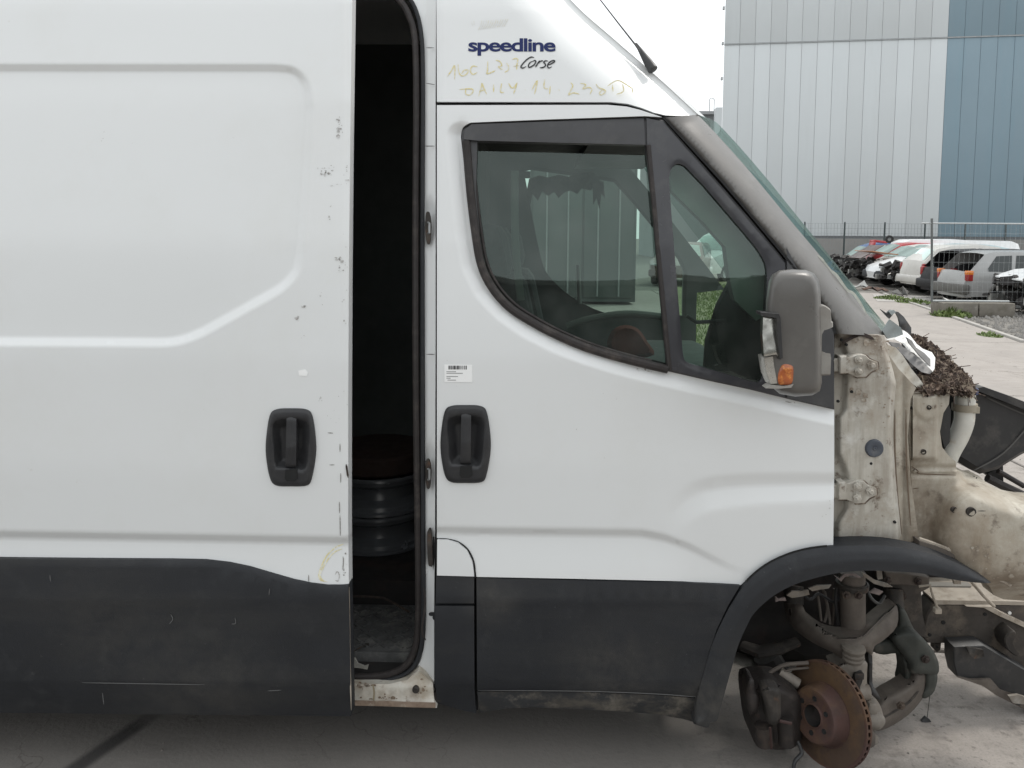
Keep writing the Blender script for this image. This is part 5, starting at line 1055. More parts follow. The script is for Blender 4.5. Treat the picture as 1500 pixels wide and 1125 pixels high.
crumple('torn_strip', [(1302, 501), (1318, 503), (1322, 508), (1330, 512), (1340, 520), (1352, 530), (1366, 544), (1362, 548), (1350, 545), (1335, 533), (1322, 519), (1308, 508)], .14, .1, blackp, van, .008, 6, tilt=.0036)
crumple('torn_strip', [(1311, 456), (1316, 457), (1324, 464), (1335, 480), (1335, 490), (1328, 486), (1319, 481), (1318, 473), (1316, 465)], .35, .1, blackp, van, .008, 7)
crumple('wiper_stub', [(1290, 453), (1299, 459), (1304, 454), (1311, 455), (1308, 461), (1303, 467), (1298, 462)], .3, .1, blackp, van, .006, 8)
crumple('bright_scrap', [(1302, 456), (1309, 454), (1313, 457), (1306, 462)], .29, .1, cw1, van, .002, 9)
# ground of the leaf pile and the leaves on it
def leaf_top(px): return np.interp(px, [1326, 1338, 1350, 1365, 1380, 1395, 1410, 1420], [494, 490, 497, 508, 522, 535, 550, 563])
mb = MB(); V = []
NX, NY = 16, 6
for i in range(NX):
    px = 1326 + (1418 - 1326) * i / (NX - 1)
    for j in range(NY):
        q = j / (NY - 1); V.append(W(px - q * 6, 573 + (leaf_top(px) + 5 - 573) * q, .15 + .5 * q))
mb.add(V, [(i * NY + j, (i + 1) * NY + j, (i + 1) * NY + j + 1, i * NY + j + 1) for i in range(NX - 1) for j in range(NY - 1)])
cow = mb.build('scuttle_tray', darkin, van)
mb = MB()
for k in range(2200):
    px = 1326 + 96 * rs.rand(); q = rs.rand(); py = 573 + (leaf_top(px) - 573) * q
    if px < 1366 and rs.rand() < .72 and py < 540: continue
    if px < 1362 and py > 520 + (px - 1326) * 1.0 and py < 573 and px < 1350: continue
    p = Wv(px, py, .13 + .5 * q - .012 * rs.rand()); s = .008 + .017 * rs.rand()
    M_ = Matrix.Rotation(.75 + (rs.rand() - .5) * 1.5, 3, 'X') @ Matrix.Rotation((rs.rand() - .5) * 1.6, 3, 'Y') @ Matrix.Rotation(rs.rand() * 6, 3, 'Z')
    if rs.rand() < .9:
        mb.add([p + M_ @ Vector(a) * s for a in ((-1.1, 0, .1), (-.2, -.75, .2), (1.1, 0, .15), (-.1, .8, .25), (0, 0, -.08))], [(0, 1, 4), (1, 2, 4), (2, 3, 4), (3, 0, 4)])
    else:
        d = M_ @ Vector((1, 0, .1)) * (.018 + .035 * rs.rand()); mb.tube([p - d, p + d * .1 + Vector((0, 0, .003)), p + d], .0013, 4)
lv = mesh_obj('leaves', mb.v, mb.f, brownl); lv.data.materials.append(mat('pale dry leaves', (.30, .24, .18), .85, 0, .2, 60))
for p_ in lv.data.polygons: p_.material_index = 1 if (p_.index // 4) % 9 == 0 else 0; tag(lv, 'heap of dead brown leaves and twigs on the torn scuttle of the van', 'leaves', kind='stuff')
# filler tube and black box in the engine bay
ft = MB(); ft.tube([Wv(x, y, d) for x, y, d in smooth_poly([(1386, 676, .30), (1393, 660, .29), (1404, 640, .28), (1412, 618, .27), (1413, 600, .27), (1414, 582, .27)], 4, False)], [.030] * 20 + [.031], 14); fto = ft.build('filler_tube', tubem, van)
ft = MB(); ft.tube([Wv(1414, 584, .27), Wv(1414.5, 575, .27)], .029, 16); ft.build('neck', mat('cream plastic', (.68, .66, .56), .5), fto)
ft = MB(); ft.tube([Wv(1413, 601, .27), Wv(1413, 591, .27)], .037, 16); ft.box(Wv(1428, 600, .25), (.02, .02, .02)); ft.build('clamp', mat('stained clamp', (.36, .32, .25), .6, 0, .15, 20), fto)
ft = MB(); ft.tube([Wv(1414.5, 576, .27), Wv(1414.5, 569, .27)], .036, 16); ft.build('cap', bluecap, fto)
bb = extr('engine_cover', [(1404, 580), (1424, 570), (1440, 569), (1470, 580), (1550, 610), (1560, 640), (1540, 650), (1502, 668), (1466, 690), (1440, 697), (1425, 690), (1398, 672), (1394, 652), (1404, 620)], blackp, van, y0=.33, y1=.95, bev=.02)
ribbon('cover_edge', [[(1436, 573), (1470, 585), (1540, 612)], [(1445, 582), (1475, 596), (1540, 624)], [(1425, 690), (1470, 664), (1510, 620)]], 2.2, mat('worn black edge', (.09, .088, .085), .6), bb, base=.325, surf=lambda a, b, o: W(a, b, o), thick=0)
extr('cover_lip', [(1424, 569), (1440, 566), (1480, 580), (1560, 612), (1566, 622), (1540, 616), (1470, 588), (1438, 575)], blackp, bb, y0=.30, y1=.34, bev=.003)
extr('shade_lug', [(1376, 608), (1390, 590), (1394, 600), (1392, 650), (1384, 660), (1377, 640)], blackp, van, y0=.22, y1=.32, bev=.006)
mb = MB(); mb.tube([Wv(1446, 700, .4), Wv(1470, 712, .4), Wv(1520, 735, .42)], .014, 8); mb.tube([Wv(1462, 690, .42), Wv(1500, 712, .42)], .009, 8); mb.build('hose', rubber, van)
extr('side_bracket', [(1444, 694), (1470, 680), (1471, 716), (1458, 704)], blackp, van, y0=.45, y1=.5)

# ---- wheel arch trim and liner
AO = smooth_poly([(1016, 1060), (1022, 1020), (1031, 985), (1041, 950), (1054, 918), (1072, 884), (1094, 853), (1122, 829), (1155, 813), (1190, 804), (1235, 800), (1285, 799), (1330, 804), (1372, 814), (1410, 829), (1438, 845), (1452, 853)], 4, False)
AI = smooth_poly([(1448, 854.5), (1425, 853), (1390, 848), (1350, 840), (1310, 837), (1265, 836), (1225, 840), (1190, 848), (1160, 858), (1130, 875), (1105, 898), (1094, 917), (1082, 944), (1072, 978), (1063, 1010), (1055, 1040), (1050, 1056), (1041, 1058), (1036, 1066), (1018, 1061)], 4, False)
def d_arch(x, y):
    a = pdist(AO, x, y); b = pdist(AI, x, y); u_ = a / (a + b + 1e-6)
    return ramp_(u_, [0, .25, .6, 1], [-.014, -.025, -.033, -.030])
arch = panel('wheel_arch_trim', AO + AI, clad, van, base=.0, dfn=d_arch, fine=3, coarse=2, rim=.07)
ribbon('arch_gap', [[(x - 1.2 * max(0, 1222 - x) / 200, y - 1.6) for x, y in AO if x < 1221 and y < 856]], 3.2, gap, arch, base=-.0135, taper=False)
V = []; n = len(AI)
ail = AI[:n - 9]
a0 = S([p[0] for p in ail], [p[1] for p in ail], np.full(len(ail), .02)); k_ = len(ail)
for dy, dz in ((0, 0), (.12, .03), (.30, .02), (.42, -.05)): V += [(p[0], p[1] + dy, p[2] + dz) for p in a0]
liner = mesh_obj('arch_liner', V, [(r * k_ + i, r * k_ + i + 1, (r + 1) * k_ + i + 1, (r + 1) * k_ + i) for r in range(3) for i in range(k_ - 1) if not (i < 22)], darkin, van, auto=60)
extr('liner_wall', [(1040, 900), (1085, 835), (1180, 800), (1310, 800), (1330, 850), (1322, 930), (1300, 938), (1270, 945), (1240, 958), (1180, 962), (1146, 944), (1122, 957), (1082, 948), (1050, 950)], darkin, van, y0=.46, y1=.48)
mb = MB(); mb.tube([Wv(1075, 925, .75), Wv(1130, 935, .7), Wv(1185, 930, .72), Wv(1260, 925, .8)], [.07, .085, .10, .09], 12); mb.tube([Wv(1122, 960, .6), Wv(1135, 985, .6), Wv(1150, 1015, .62)], [.05, .055, .04], 10); mb.build('crossmember', darkin, van)
mb = MB(); mb.tube([Wv(1088, 946, .34), Wv(1112, 955, .30), Wv(1140, 950, .30), Wv(1168, 940, .32)], [.022, .028, .026, .02], 10, True, .7); mb.build('jacking_bracket', greasy, van)

# ---- front suspension
mb = MB(); mb.tube([Wv(1248, 838, .22), Wv(1249, 870, .22), Wv(1250, 925, .22)], [.040, .0385, .0375], 22)
shk = mb.build('shock_absorber', armm, van)
mb = MB(); mb.tube([Wv(1250, 920, .22), Wv(1250, 946, .21)], .031, 18); mb.build('lower_eye', greasy, shk)
mb = MB(); mb.lathe([(.043, 0), (.050, .004), (.050, .02), (.043, .024)], Wv(1248, 862, .22), (0, 0, 1), 22); mb.build('collar', greasy, shk)
def y_arm(x, y): return .10 + .24 * np.clip(np.hypot(x - 1252, (y - 950) * 1.2) / 120., 0, 1) ** 1.2
uarm = cast('upper_control_arm', [(1154, 876), (1157, 904), (1164, 922), (1190, 941), (1222, 957), (1234, 964), (1242, 955), (1268, 954), (1277, 960), (1281, 947), (1294, 938), (1314, 917), (1314, 888), (1302, 892), (1282, 908), (1262, 926), (1240, 930), (1214, 925), (1188, 907), (1176, 888), (1170, 868), (1156, 866)], y_arm, armm, van, rp=11, rm=.022, rim=.05)
for b0, b1 in (((1163, 858, .36), (1163, 884, .34)), ((1308, 862, .38), (1310, 890, .36))):
    mb = MB(); mb.tube([Wv(*b0), Wv(*b1)], .031, 14); mb.build('bushing', greasy, uarm)
mb = MB(); mb.lathe([(0, .012), (.022, .012), (.034, .006), (.036, -.002), (.031, -.014), (.033, -.020), (.030, -.028), (.032, -.034), (.026, -.045)], Wv(1250, 949, .115), (0, 0, 1), 22); mb.build('ball_joint', mat('dusty joint', (.15, .13, .108), .75, 0, .15, 20, dirt=[((.10, .085, .07), 20, .5, .7)]), uarm)
# knuckle
kn = cast('knuckle', [(1220, 978), (1228, 973), (1237, 970), (1268, 968), (1270, 985), (1270, 1000), (1274, 1016), (1287, 1029), (1293, 1044), (1294, 1056), (1283, 1067), (1268, 1068), (1256, 1050), (1244, 1020), (1236, 996)], lambda x, y: .13 + .0004 * np.abs(x - 1255), alum, van, rp=6, rm=.015, rim=.06)
cast('knuckle_tail', [(1262, 1068), (1280, 1070), (1283, 1090), (1279, 1110), (1268, 1114), (1262, 1100)], lambda x, y: .16 + 0 * x, armm, kn, rp=6, rm=.02, rim=.05)
cast('sensor_recess', [(1246, 996), (1252, 984), (1262, 982), (1264, 995), (1258, 1008), (1248, 1012), (1243, 1006)], lambda x, y: .126 + 0 * x, darkin, kn, rp=4, rm=.006, rim=.02)
mb = MB(); mb.box(Wv(1255, 1002, .125), (.018, .02, .04), None, .004); mb.box(Wv(1258, 990, .12), (.03, .012, .02), None, .003); mb.build('sensor_clip', greasy, kn)
mb = MB(); mb.tube([Wv(1246, 1012, .14), Wv(1272, 1014, .14)], .024, 12); mb.tube([Wv(1268, 1050, .15), Wv(1284, 1054, .15)], .030, 12); mb.box(Wv(1272, 1090, .2), (.05, .05, .09), None, .014); mb.box(Wv(1276, 1034, .13), (.03, .04, .04), None, .008); mb.build('casting_lug', alum, kn)
cast('rubber_boot', [(1272, 956), (1278, 962), (1278, 1000), (1284, 1012), (1290, 1024), (1280, 1022), (1272, 1016), (1274, 990)], lambda x, y: .17 + 0 * x, blackp, van, rp=4, rm=.01, rim=.03)
larm = cast('lower_control_arm', [(1270, 1058), (1276, 1050), (1292, 1026), (1318, 1010), (1336, 997), (1341, 985), (1358, 986), (1357, 1008), (1351, 1024), (1331, 1047), (1301, 1066), (1281, 1070)], lambda x, y: .16 + .0016 * np.maximum(0, x - 1280), armm, van, rp=11, rm=.024, rim=.06)
ribbon('arm_crease', [[(1282, 1058), (1304, 1046), (1330, 1030), (1346, 1012)]], 3.0, greasy, larm, base=0, surf=lambda a, b, o: W(a, b, .157 + .0016 * np.maximum(0, np.asarray(a, float) - 1280)))
cast('track_rod_end', [(1278, 1052), (1286, 1046), (1294, 1048), (1297, 1058), (1290, 1068), (1278, 1070), (1272, 1062)], lambda x, y: .135 + 0 * x, alum, larm, rp=6, rm=.014, rim=.05)
br = cast('spring_bracket', [(1312, 928), (1337, 926), (1352, 935), (1367, 953), (1375, 972), (1373, 988), (1354, 987), (1335, 986), (1334, 975), (1325, 961), (1313, 946), (1306, 936)], lambda x, y: .25 + .0006 * np.abs(x - 1345), grnm, van, rp=5, rm=.010, rim=.10)
cast('bracket_web', [(1278, 946), (1292, 940), (1308, 938), (1318, 952), (1324, 962), (1312, 957), (1294, 959), (1280, 955)], lambda x, y: .31 + 0 * x, grnm, br, rp=4, rm=.008, rim=.04)
cast('bracket_leg', [(1323, 961), (1329, 968), (1335, 982), (1336, 997), (1323, 1005), (1326, 985)], lambda x, y: .29 + 0 * x, grnm, br, rp=4, rm=.008, rim=.06)
cast('bracket_foot', [(1357, 986), (1373, 986), (1369, 1012), (1356, 1023), (1349, 1019), (1356, 1006)], lambda x, y: .285 + 0 * x, grnm, br, rp=4, rm=.008, rim=.06)
cast('bracket_arm', [(1317, 892), (1325, 893), (1335, 914), (1340, 929), (1312, 930), (1318, 912)], lambda x, y: .30 + 0 * x, grnm, br, rp=4, rm=.008, rim=.05)
calm = mat('oily black iron', (.026, .021, .019), .6, .1, .25, 14, dirt=[((.06, .045, .036), 12, .52, .72), ((.075, .04, .03), 20, .6, .74)], bump=.4, bscale=90)
# brake disc, steered hard round
bc = Wv(1210, 1045, .06)
ray = (bc - CAM_LOC).normalized(); rt = ray.cross(Vector((0, 0, 1))).normalized(); up = rt.cross(ray)
axis = (-.74 * ray + .67 * (-.92 * rt - .38 * up)).normalized()
RD = .149
mb = MB(); mb.lathe([(.086, .010), (RD, .010), (RD + .001, .006), (RD - .001, .004)], bc, axis, 64); mb.lathe([(RD - .001, -.006), (RD + .001, -.009), (RD, -.013), (.07, -.013)], bc, axis, 64)
disc = mb.build('brake_disc', rustm, van, auto=30)
mb = MB(); mb.lathe([(.093, .0108), (.096, .0114), (.138, .0114), (.142, .0108)], bc, axis, 64); mb.build('worn_track', mat('worn rusty track', (.082, .052, .036), .55, .35, .12, 14, dirt=[((.14, .085, .045), 5, .45, .65), ((.07, .045, .036), 22, .52, .7)], bump=.15, bscale=160), disc)
mb = MB(); mb.lathe([(RD - .012, .006), (RD - .012, -.009)], bc, axis, 64); mb.build('vent_channel', gap, disc)
mb = MB(); a_ = axis.orthogonal().normalized(); b_ = axis.cross(a_)
for k in range(46):
    an_g = 2 * math.pi * k / 46; rd = a_ * math.cos(an_g) + b_ * math.sin(an_g); tg = axis.cross(rd)
    q = bc + rd * (RD - .014) - axis * .0015; ax3 = Matrix((rd, tg, axis)).transposed(); mb.box(q, (.026, .007, .013), ax3)
mb.build('vent_web', rustm, disc)
mb = MB(); mb.lathe([(.090, .008), (.086, .018), (.079, .052), (.074, .058), (.066, .059), (.062, .0575), (.036, .0575), (.033, .062), (.031, .062), (.029, .050), (.027, .02), (.0, .018)], bc, axis, 48); hub = mb.build('hub', rustm, disc, auto=28)
mb = MB(); mb.lathe([(.0285, .061), (.0275, .045), (.02, .03), (0, .028)], bc, axis, 24); mb.build('hub_bore', darkin, hub)
for k in range(6):
    an_g = 2 * math.pi * k / 6 + .3; q = bc + (a_ * math.cos(an_g) + b_ * math.sin(an_g)) * .050 + axis * .0582
    mb = MB(); mb.lathe([(0, .0), (.0055, .0), (.006, .0015), (.0072, .0015), (.0075, -.001)], q, axis, 10); mb.build('bolt_hole', gap, hub)
q = bc + (a_ * math.cos(2.1) + b_ * math.sin(2.1)) * .05 + axis * .0595
# splash ring behind the disc, caliper to its left
mb = MB(); V = []
ring = smooth_poly([(1118, 1022), (1117, 1004), (1124, 990), (1136, 980), (1150, 974), (1166, 972), (1184, 971)], 6, False)
mb.tube([Wv(x, y, .12) for x, y in ring], .006, 8, True); mb.tube([Wv(x + 7, y + 7, .13) for x, y in ring], .004, 8, True)
spl = mb.build('splash_shield', armm, van)
mb = MB(); mb.tube([Wv(1142, 984, .14), Wv(1170, 1002, .12)], .016, 12); mb.build('guide_pin', alum, van)
cal = cast('brake_caliper', [(1094, 1012), (1104, 1004), (1128, 1002), (1150, 1006), (1172, 1020), (1176, 1060), (1172, 1088), (1150, 1098), (1120, 1096), (1104, 1086), (1097, 1050)], lambda x, y: .02 + .0008 * np.abs(x - 1140), calm, van, rp=12, rm=.03, rim=.10)
mb = MB(); mb.tube([Wv(1118, 1062, .02), Wv(1120, 1090, .02)], .026, 14); mb.build('caliper_piston', calm, cal)
mb = MB(); mb.tube([Wv(1150, 1050, .02), Wv(1152, 1090, .02)], .024, 14); mb.build('caliper_piston', calm, cal)
cast('caliper_lug', [(1096, 994), (1104, 996), (1106, 1010), (1112, 1022), (1110, 1040), (1098, 1046), (1093, 1020)], lambda x, y: .0 + 0 * x, calm, cal, rp=5, rm=.014, rim=.05)
cast('caliper_lug', [(1116, 1012), (1128, 1006), (1142, 1010), (1144, 1030), (1142, 1058), (1126, 1060), (1122, 1036)], lambda x, y: -.018 + 0 * x, greasy, cal, rp=6, rm=.016, rim=.04)
mb = MB(); mb.tube([Wv(1128, 1066, -.032), Wv(1130, 1096, -.01)], .0035, 6); mb.tube([Wv(1142, 1056, -.01), Wv(1160, 1060, -.02)], .005, 6); mb.build('bleed_pipe', mat('reddish pipe', (.05, .025, .022), .6), cal)
mb = MB(); mb.tube([Wv(x, y, d) for x, y, d in smooth_poly([(1168, 1086, .06), (1172, 1094, .05), (1174, 1104, .04), (1164, 1116, .03), (1162, 1136, .02)], 4, False)], .006, 8); mb.build('brake_hose', blackp, van)
# cables and torn clips in the arch
mb = MB()
for pts_ in ([(1196, 862, .3), (1200, 885, .28), (1203, 910, .26)], [(1205, 862, .3), (1212, 890, .28), (1208, 912, .26)], [(1208, 866, .3), (1214, 898, .27), (1216, 915, .25)], [(1222, 862, .3), (1221, 890, .3), (1219, 915, .3)]):
    mb.tube([Wv(*p) for p in smooth_poly(pts_, 4, False)], .0045, 6)
mb.build('cable', armm, van)
mb = MB()
for pts_ in ([(1170, 862, .26), (1186, 878, .24), (1200, 870, .25), (1222, 882, .26), (1232, 870, .26)], [(1268, 858, .24), (1276, 876, .22), (1288, 884, .22), (1296, 872, .24)], [(1226, 850, .24), (1224, 880, .24), (1228, 915, .24)]):
    mb.tube([Wv(*p) for p in smooth_poly(pts_, 5, False)], .005, 6)
mb.build('brake_line', blackp, van)
for (bx, by, by_) in ((1240, 872, .17), (1258, 872, .17), (1300, 850, .32), (1345, 852, .32), (1322, 874, .37), (1326, 910, .37), (1356, 966, .245), (1320, 1034, .19)):
    mb = MB(); mb.lathe([(0, -.010), (.007, -.010), (.0085, -.007), (.0085, -.002), (.014, -.001), (.014, .004)], Wv(bx, by, by_), (0, 1, 0), 6); mb.build('bolt', rustd, van)
pinkm = mat('perished pinkish rubber', (.22, .18, .17), .8, 0, .2, 30)
for k, pl in enumerate([[(1152, 872), (1160, 866), (1172, 866), (1184, 864), (1186, 871), (1174, 874), (1160, 876)], [(1136, 874), (1140, 877), (1150, 875), (1152, 880), (1142, 880), (1136, 882)], [(1184, 862), (1196, 858), (1218, 857), (1214, 862), (1200, 864), (1190, 866)], [(1222, 843), (1230, 848), (1236, 841), (1252, 840), (1262, 846), (1258, 847), (1248, 843), (1238, 845), (1232, 852)], [(1262, 838), (1270, 842), (1282, 850), (1300, 855), (1308, 860), (1296, 860), (1280, 855), (1266, 845)], [(1274, 868), (1282, 862), (1294, 867), (1288, 872)], [(1284, 836), (1292, 836), (1293, 848), (1286, 849)]]):
    crumple('torn_clip', pl, .14, .0, pinkm if k % 2 else alum, van, .004, 30 + k, .006, 3)
mb = MB(); mb.tube([Wv(x, y, .2) for x, y in ((1346, 859), (1362, 857), (1366, 872), (1374, 892))], .004, 6); mb.box(Wv(1373, 894, .2), (.022, .02, .018), None, .004); mb.build('sensor_wire', raillit, van)

# ---- chassis rail and what hangs from it
extr('strut_tower_bracket', [(1294, 842), (1362, 845), (1362, 860), (1350, 866), (1352, 900), (1360, 935), (1342, 932), (1330, 915), (1322, 895), (1320, 862), (1296, 858)], railm, van, y0=.38, y1=.48)
extr('bracket_cap', [(1296, 838), (1330, 840), (1361, 846), (1361, 858), (1330, 858), (1296, 856)], armm, van, y0=.33, y1=.37)
rail = extr('chassis_rail', [(1368, 886), (1410, 886), (1430, 886), (1500, 887), (1550, 888), (1552, 1005), (1500, 985), (1470, 962), (1440, 946), (1420, 944), (1358, 942), (1350, 930), (1358, 900)], railm, van, y0=.42, y1=.50, bev=.005)
extr('rail_flange', [(1368, 879), (1440, 880), (1550, 882), (1550, 887.5), (1440, 886), (1372, 885.5)], raillit, rail, y0=.42, y1=.66, bev=.002)
extr('lug', [(1367, 942), (1379, 942), (1378, 952), (1373, 956), (1367, 950)], railm, rail, y0=.44, y1=.46, bev=.002)
extr('rail_rib', [(1415, 888), (1440, 890), (1462, 902), (1520, 928), (1520, 922), (1466, 896), (1452, 888)], raillit, rail, y0=.405, y1=.43, bev=.003)
mb = MB(); mb.tube([Wv(1423, 852, .35), Wv(1440, 872, .36), Wv(1456, 888, .38)], .0055, 8); mb.tube([Wv(1428, 866, .5), Wv(1430, 880, .5)], .006, 6); mb.build('support_rod', raillit, van)
for (x, y, r) in ((1382, 912, .007), (1362, 930, .006), (1479, 898, .006), (1443, 900, .006), (1373, 948, .004)):
    mb = MB(); mb.lathe([(0, -.001), (r, -.001), (r, .004)], Wv(x, y, .418), (0, 1, 0), 12); mb.build('hole', gap if x != 1479 else whitep, rail)
extr('tow_hook', smooth_poly([(1472, 935), (1484, 924), (1489, 930), (1482, 942), (1490, 955), (1494, 958), (1490, 962), (1476, 952)], 3), greasy, rail, y0=.36, y1=.42)
extr('rear_plate', [(1362, 858), (1424, 858), (1422, 866), (1388, 873), (1366, 876)], mat('dusty grey plate', (.24, .225, .20), .8, 0, .1, 12), van, y0=.52, y1=.55)
extr('under_wing_plate', [(1340, 790), (1380, 800), (1420, 820), (1446, 842), (1452, 862), (1448, 880), (1430, 884), (1362, 884), (1352, 850), (1300, 815), (1305, 790)], darkin, van, y0=.60, y1=.64)
extr('tag_plate', [(1397, 850), (1408, 850), (1408, 856), (1398, 856)], raillit, van, y0=.36, y1=.37, bev=.001)
ws = smooth_poly([(1346, 789), (1358, 793), (1372, 798), (1396, 808), (1420, 822), (1440, 832)], 4, False)
mb = MB(); mb.tube([Wv(x, y, .06) for x, y in ws], .0055, 6); mb.build('wing_lip', raillit, van)
extr('lip_strip', [(1346, 792), (1372, 800), (1410, 818), (1436, 834), (1428, 834), (1400, 818), (1370, 808), (1347, 800)], armm, van, y0=.05, y1=.10, bev=.002)
mb = MB(); mb.tube([Wv(x, y, .07) for x, y in ((1455, 845), (1470, 852), (1480, 858))], .005, 6); mb.build('trim_strip', raillit, van)
un = extr('undertray', [(1397, 947), (1440, 945), (1470, 962), (1520, 992), (1552, 1006), (1552, 1064), (1540, 1060), (1500, 1038), (1460, 1018), (1440, 1004), (1402, 992), (1397, 970)], blackp, van, y0=.34, y1=.40, bev=.004)
crumple('undertray_edge', [(1402, 992), (1424, 996), (1452, 995), (1465, 1010), (1500, 1022), (1520, 1032), (1520, 1050), (1500, 1039), (1460, 1019), (1440, 1005)], .32, .02, armm, un, .004, 44, .01)
crumple('torn_scrap', [(1416, 948), (1430, 950), (1440, 952), (1442, 962), (1428, 966), (1420, 958)], .31, .0, greasy, un, .006, 45, .008)
crumple('torn_scrap', [(1478, 1020), (1492, 1018), (1504, 1022), (1500, 1032), (1484, 1030)], .30, .0, alum, un, .006, 46, .01)
mb = MB(); mb.tube([Wv(1366, 985, .3), Wv(1362, 1020, .3), Wv(1358, 1052, .3)], .0012, 4); mb.build('hanging_wire', greasy, van)
crumple('hanging_clip', [(1350, 1056), (1356, 1050), (1362, 1054), (1366, 1060), (1358, 1064), (1351, 1062)], .3, 0, blackp, van, .004, 47, .008, 3)

# ---- the rest of the van: cargo floor, bulkhead, roof, far side, cab
XB = float(S(700, 600)[0]); XR = -3.5; XF = float(S(1222, 600)[0])
def block(name, x0, x1, y0, y1, z0, z1, m, parent=van, bev=0.0):
    mb = MB(); mb.box(((x0 + x1) / 2, (y0 + y1) / 2, (z0 + z1) / 2), (x1 - x0, y1 - y0, z1 - z0), None, bev); return mb.build(name, m, parent)
xb = float(S(645, 600)[0])
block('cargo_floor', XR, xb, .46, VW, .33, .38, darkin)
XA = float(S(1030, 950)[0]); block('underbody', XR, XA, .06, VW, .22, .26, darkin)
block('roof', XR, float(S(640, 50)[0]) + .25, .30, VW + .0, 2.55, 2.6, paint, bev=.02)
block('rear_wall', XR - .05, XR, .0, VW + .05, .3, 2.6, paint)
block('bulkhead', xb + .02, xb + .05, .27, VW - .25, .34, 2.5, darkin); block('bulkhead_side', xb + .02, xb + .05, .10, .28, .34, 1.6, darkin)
panel('rear_side', [(-1400, -330), (420, -330), (420, 1030), (-1400, 1010)], paint, van, base=.02, fine=60, coarse=1, rim=.04)
panel('door_header', [(380, -330), (640, -330), (640, -150), (380, -150)], paint, van, base=.02, fine=30, rim=.04)
# step with tread plate in the doorway
st = MB(); P_ = [(512 - 60, 925), (585, 927), (606, 943), (607, 946)]
zst = .292; matm = mat('rubber step mat', (.10, .10, .098), .8, 0, .2, 20, dirt=[((.19, .185, .17), 14, .5, .7)])
x0 = float(W(440, 940, .3)[0]); x1 = float(W(608, 946, .16)[0])
block('step_front', x0, x1, .14, .158, .235, zst - .001, matm, van, .004)
stp = block('step_plate', x0, x1 + .02, .155, .46, zst - .03, zst, matm, van, .005)
mb = MB()
for i in range(14):
    for j in range(9):
        cx = x0 + .02 + i * (x1 - x0 - .04) / 13; cy = .175 + j * .032
        mb.box((cx, cy, zst + .0015), (.024, .008, .006), Matrix.Rotation(.8 if (i + j) % 2 else -.8, 3, 'Z'))
tag(mb.build('tread', matm, stp), kind='stuff')
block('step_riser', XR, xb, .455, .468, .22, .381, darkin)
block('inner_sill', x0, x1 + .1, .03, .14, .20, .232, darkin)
mb = MB(); q = [Wv(x, y, .35) for x, y in ((505, 873), (540, 874), (562, 876), (580, 885), (600, 897))]
mb.tube(q, .004, 6); mb.build('floor_edge', rustd, van)
crumple('hanging_rag', [(512, 966), (520, 964), (524, 972), (534, 976), (540, 974), (538, 981), (528, 979), (518, 978), (512, 974)], .06, 0, mat('pale rag', (.30, .29, .26), .9, 0, .2, 30), van, .004, 50, .006, 3)
mb = MB(); mb.tube([Wv(512, 958, .1), Wv(528, 948, .14), Wv(538, 945, .18)], .002, 5); mb.box(Wv(537, 945, .18), (.016, .012, .008), None, .002); mb.build('door_cable', greasy, van)
# far side
YS = VW
def proj(P):
    q = (np.asarray(P) - _C) @ _RM; return 750 + F * q[..., 0] / -q[..., 2], 562.5 - F * (q[..., 1] / -q[..., 2] - SHIFT)
YM = 1.92
def FW(px, py, off):                          # the same body side, mirrored to the far side of the van
    P = S(px, py, 0); P = P.copy(); P[..., 1] = YM - P[..., 1] - np.asarray(off); return P
def to_near(poly):
    w_ = W([p[0] for p in poly], [p[1] for p in poly], np.full(len(poly), YM - .05)); w_[:, 1] = side_y(w_[:, 2]); x_, y_ = proj(w_); return list(zip(x_, y_))
far_hole = to_near([(766, 250), (778, 248)]) + [(988, 203), (1038, 255), (1088, 311), (1138, 370), (1170, 408), (1186, 440), (1188, 565), (1100, 560)] + to_near(smooth_poly([(900, 464), (870, 454), (835, 434), (808, 410), (795, 390), (785, 350)], 3, False))
far = panel('far_side', [(-1400, -330)] + [p for p in SIL] + [p for p in PR if p[1] > 172] + [(1222, 500), (1222, 840), (1000, 1030), (-1400, 1010)], mat('far cab trim', (.085, .092, .088), .8, 0, .12, 6), van, base=0, holes=[far_hole], fine=30, coarse=1, rim=.06, surf=FW)
panel('far_window_glass', far_hole, glass('far side glass', (.80, .90, .86), 1.5, 1.0), far, base=-.02, fine=30, rim=.003, back=False, surf=FW)
panel('far_window_seal', scale_poly(far_hole, 1.02), cabin, far, base=.012, holes=[scale_poly(far_hole, .985)], fine=10, rim=.02, surf=FW)
panel('pillar_trim', [(974, 225), (1012, 236), (1070, 300), (1132, 372), (1140, 450), (1108, 470), (1076, 440), (1069, 409), (1063, 362), (1030, 325), (984, 280)], mat('inner pillar trim', (.34, .375, .35), .7, 0, .1, 6), van, base=.12, dfn=lambda x, y: .03 * np.sin((x - y) / 40.), fine=8, coarse=1, rim=.05)
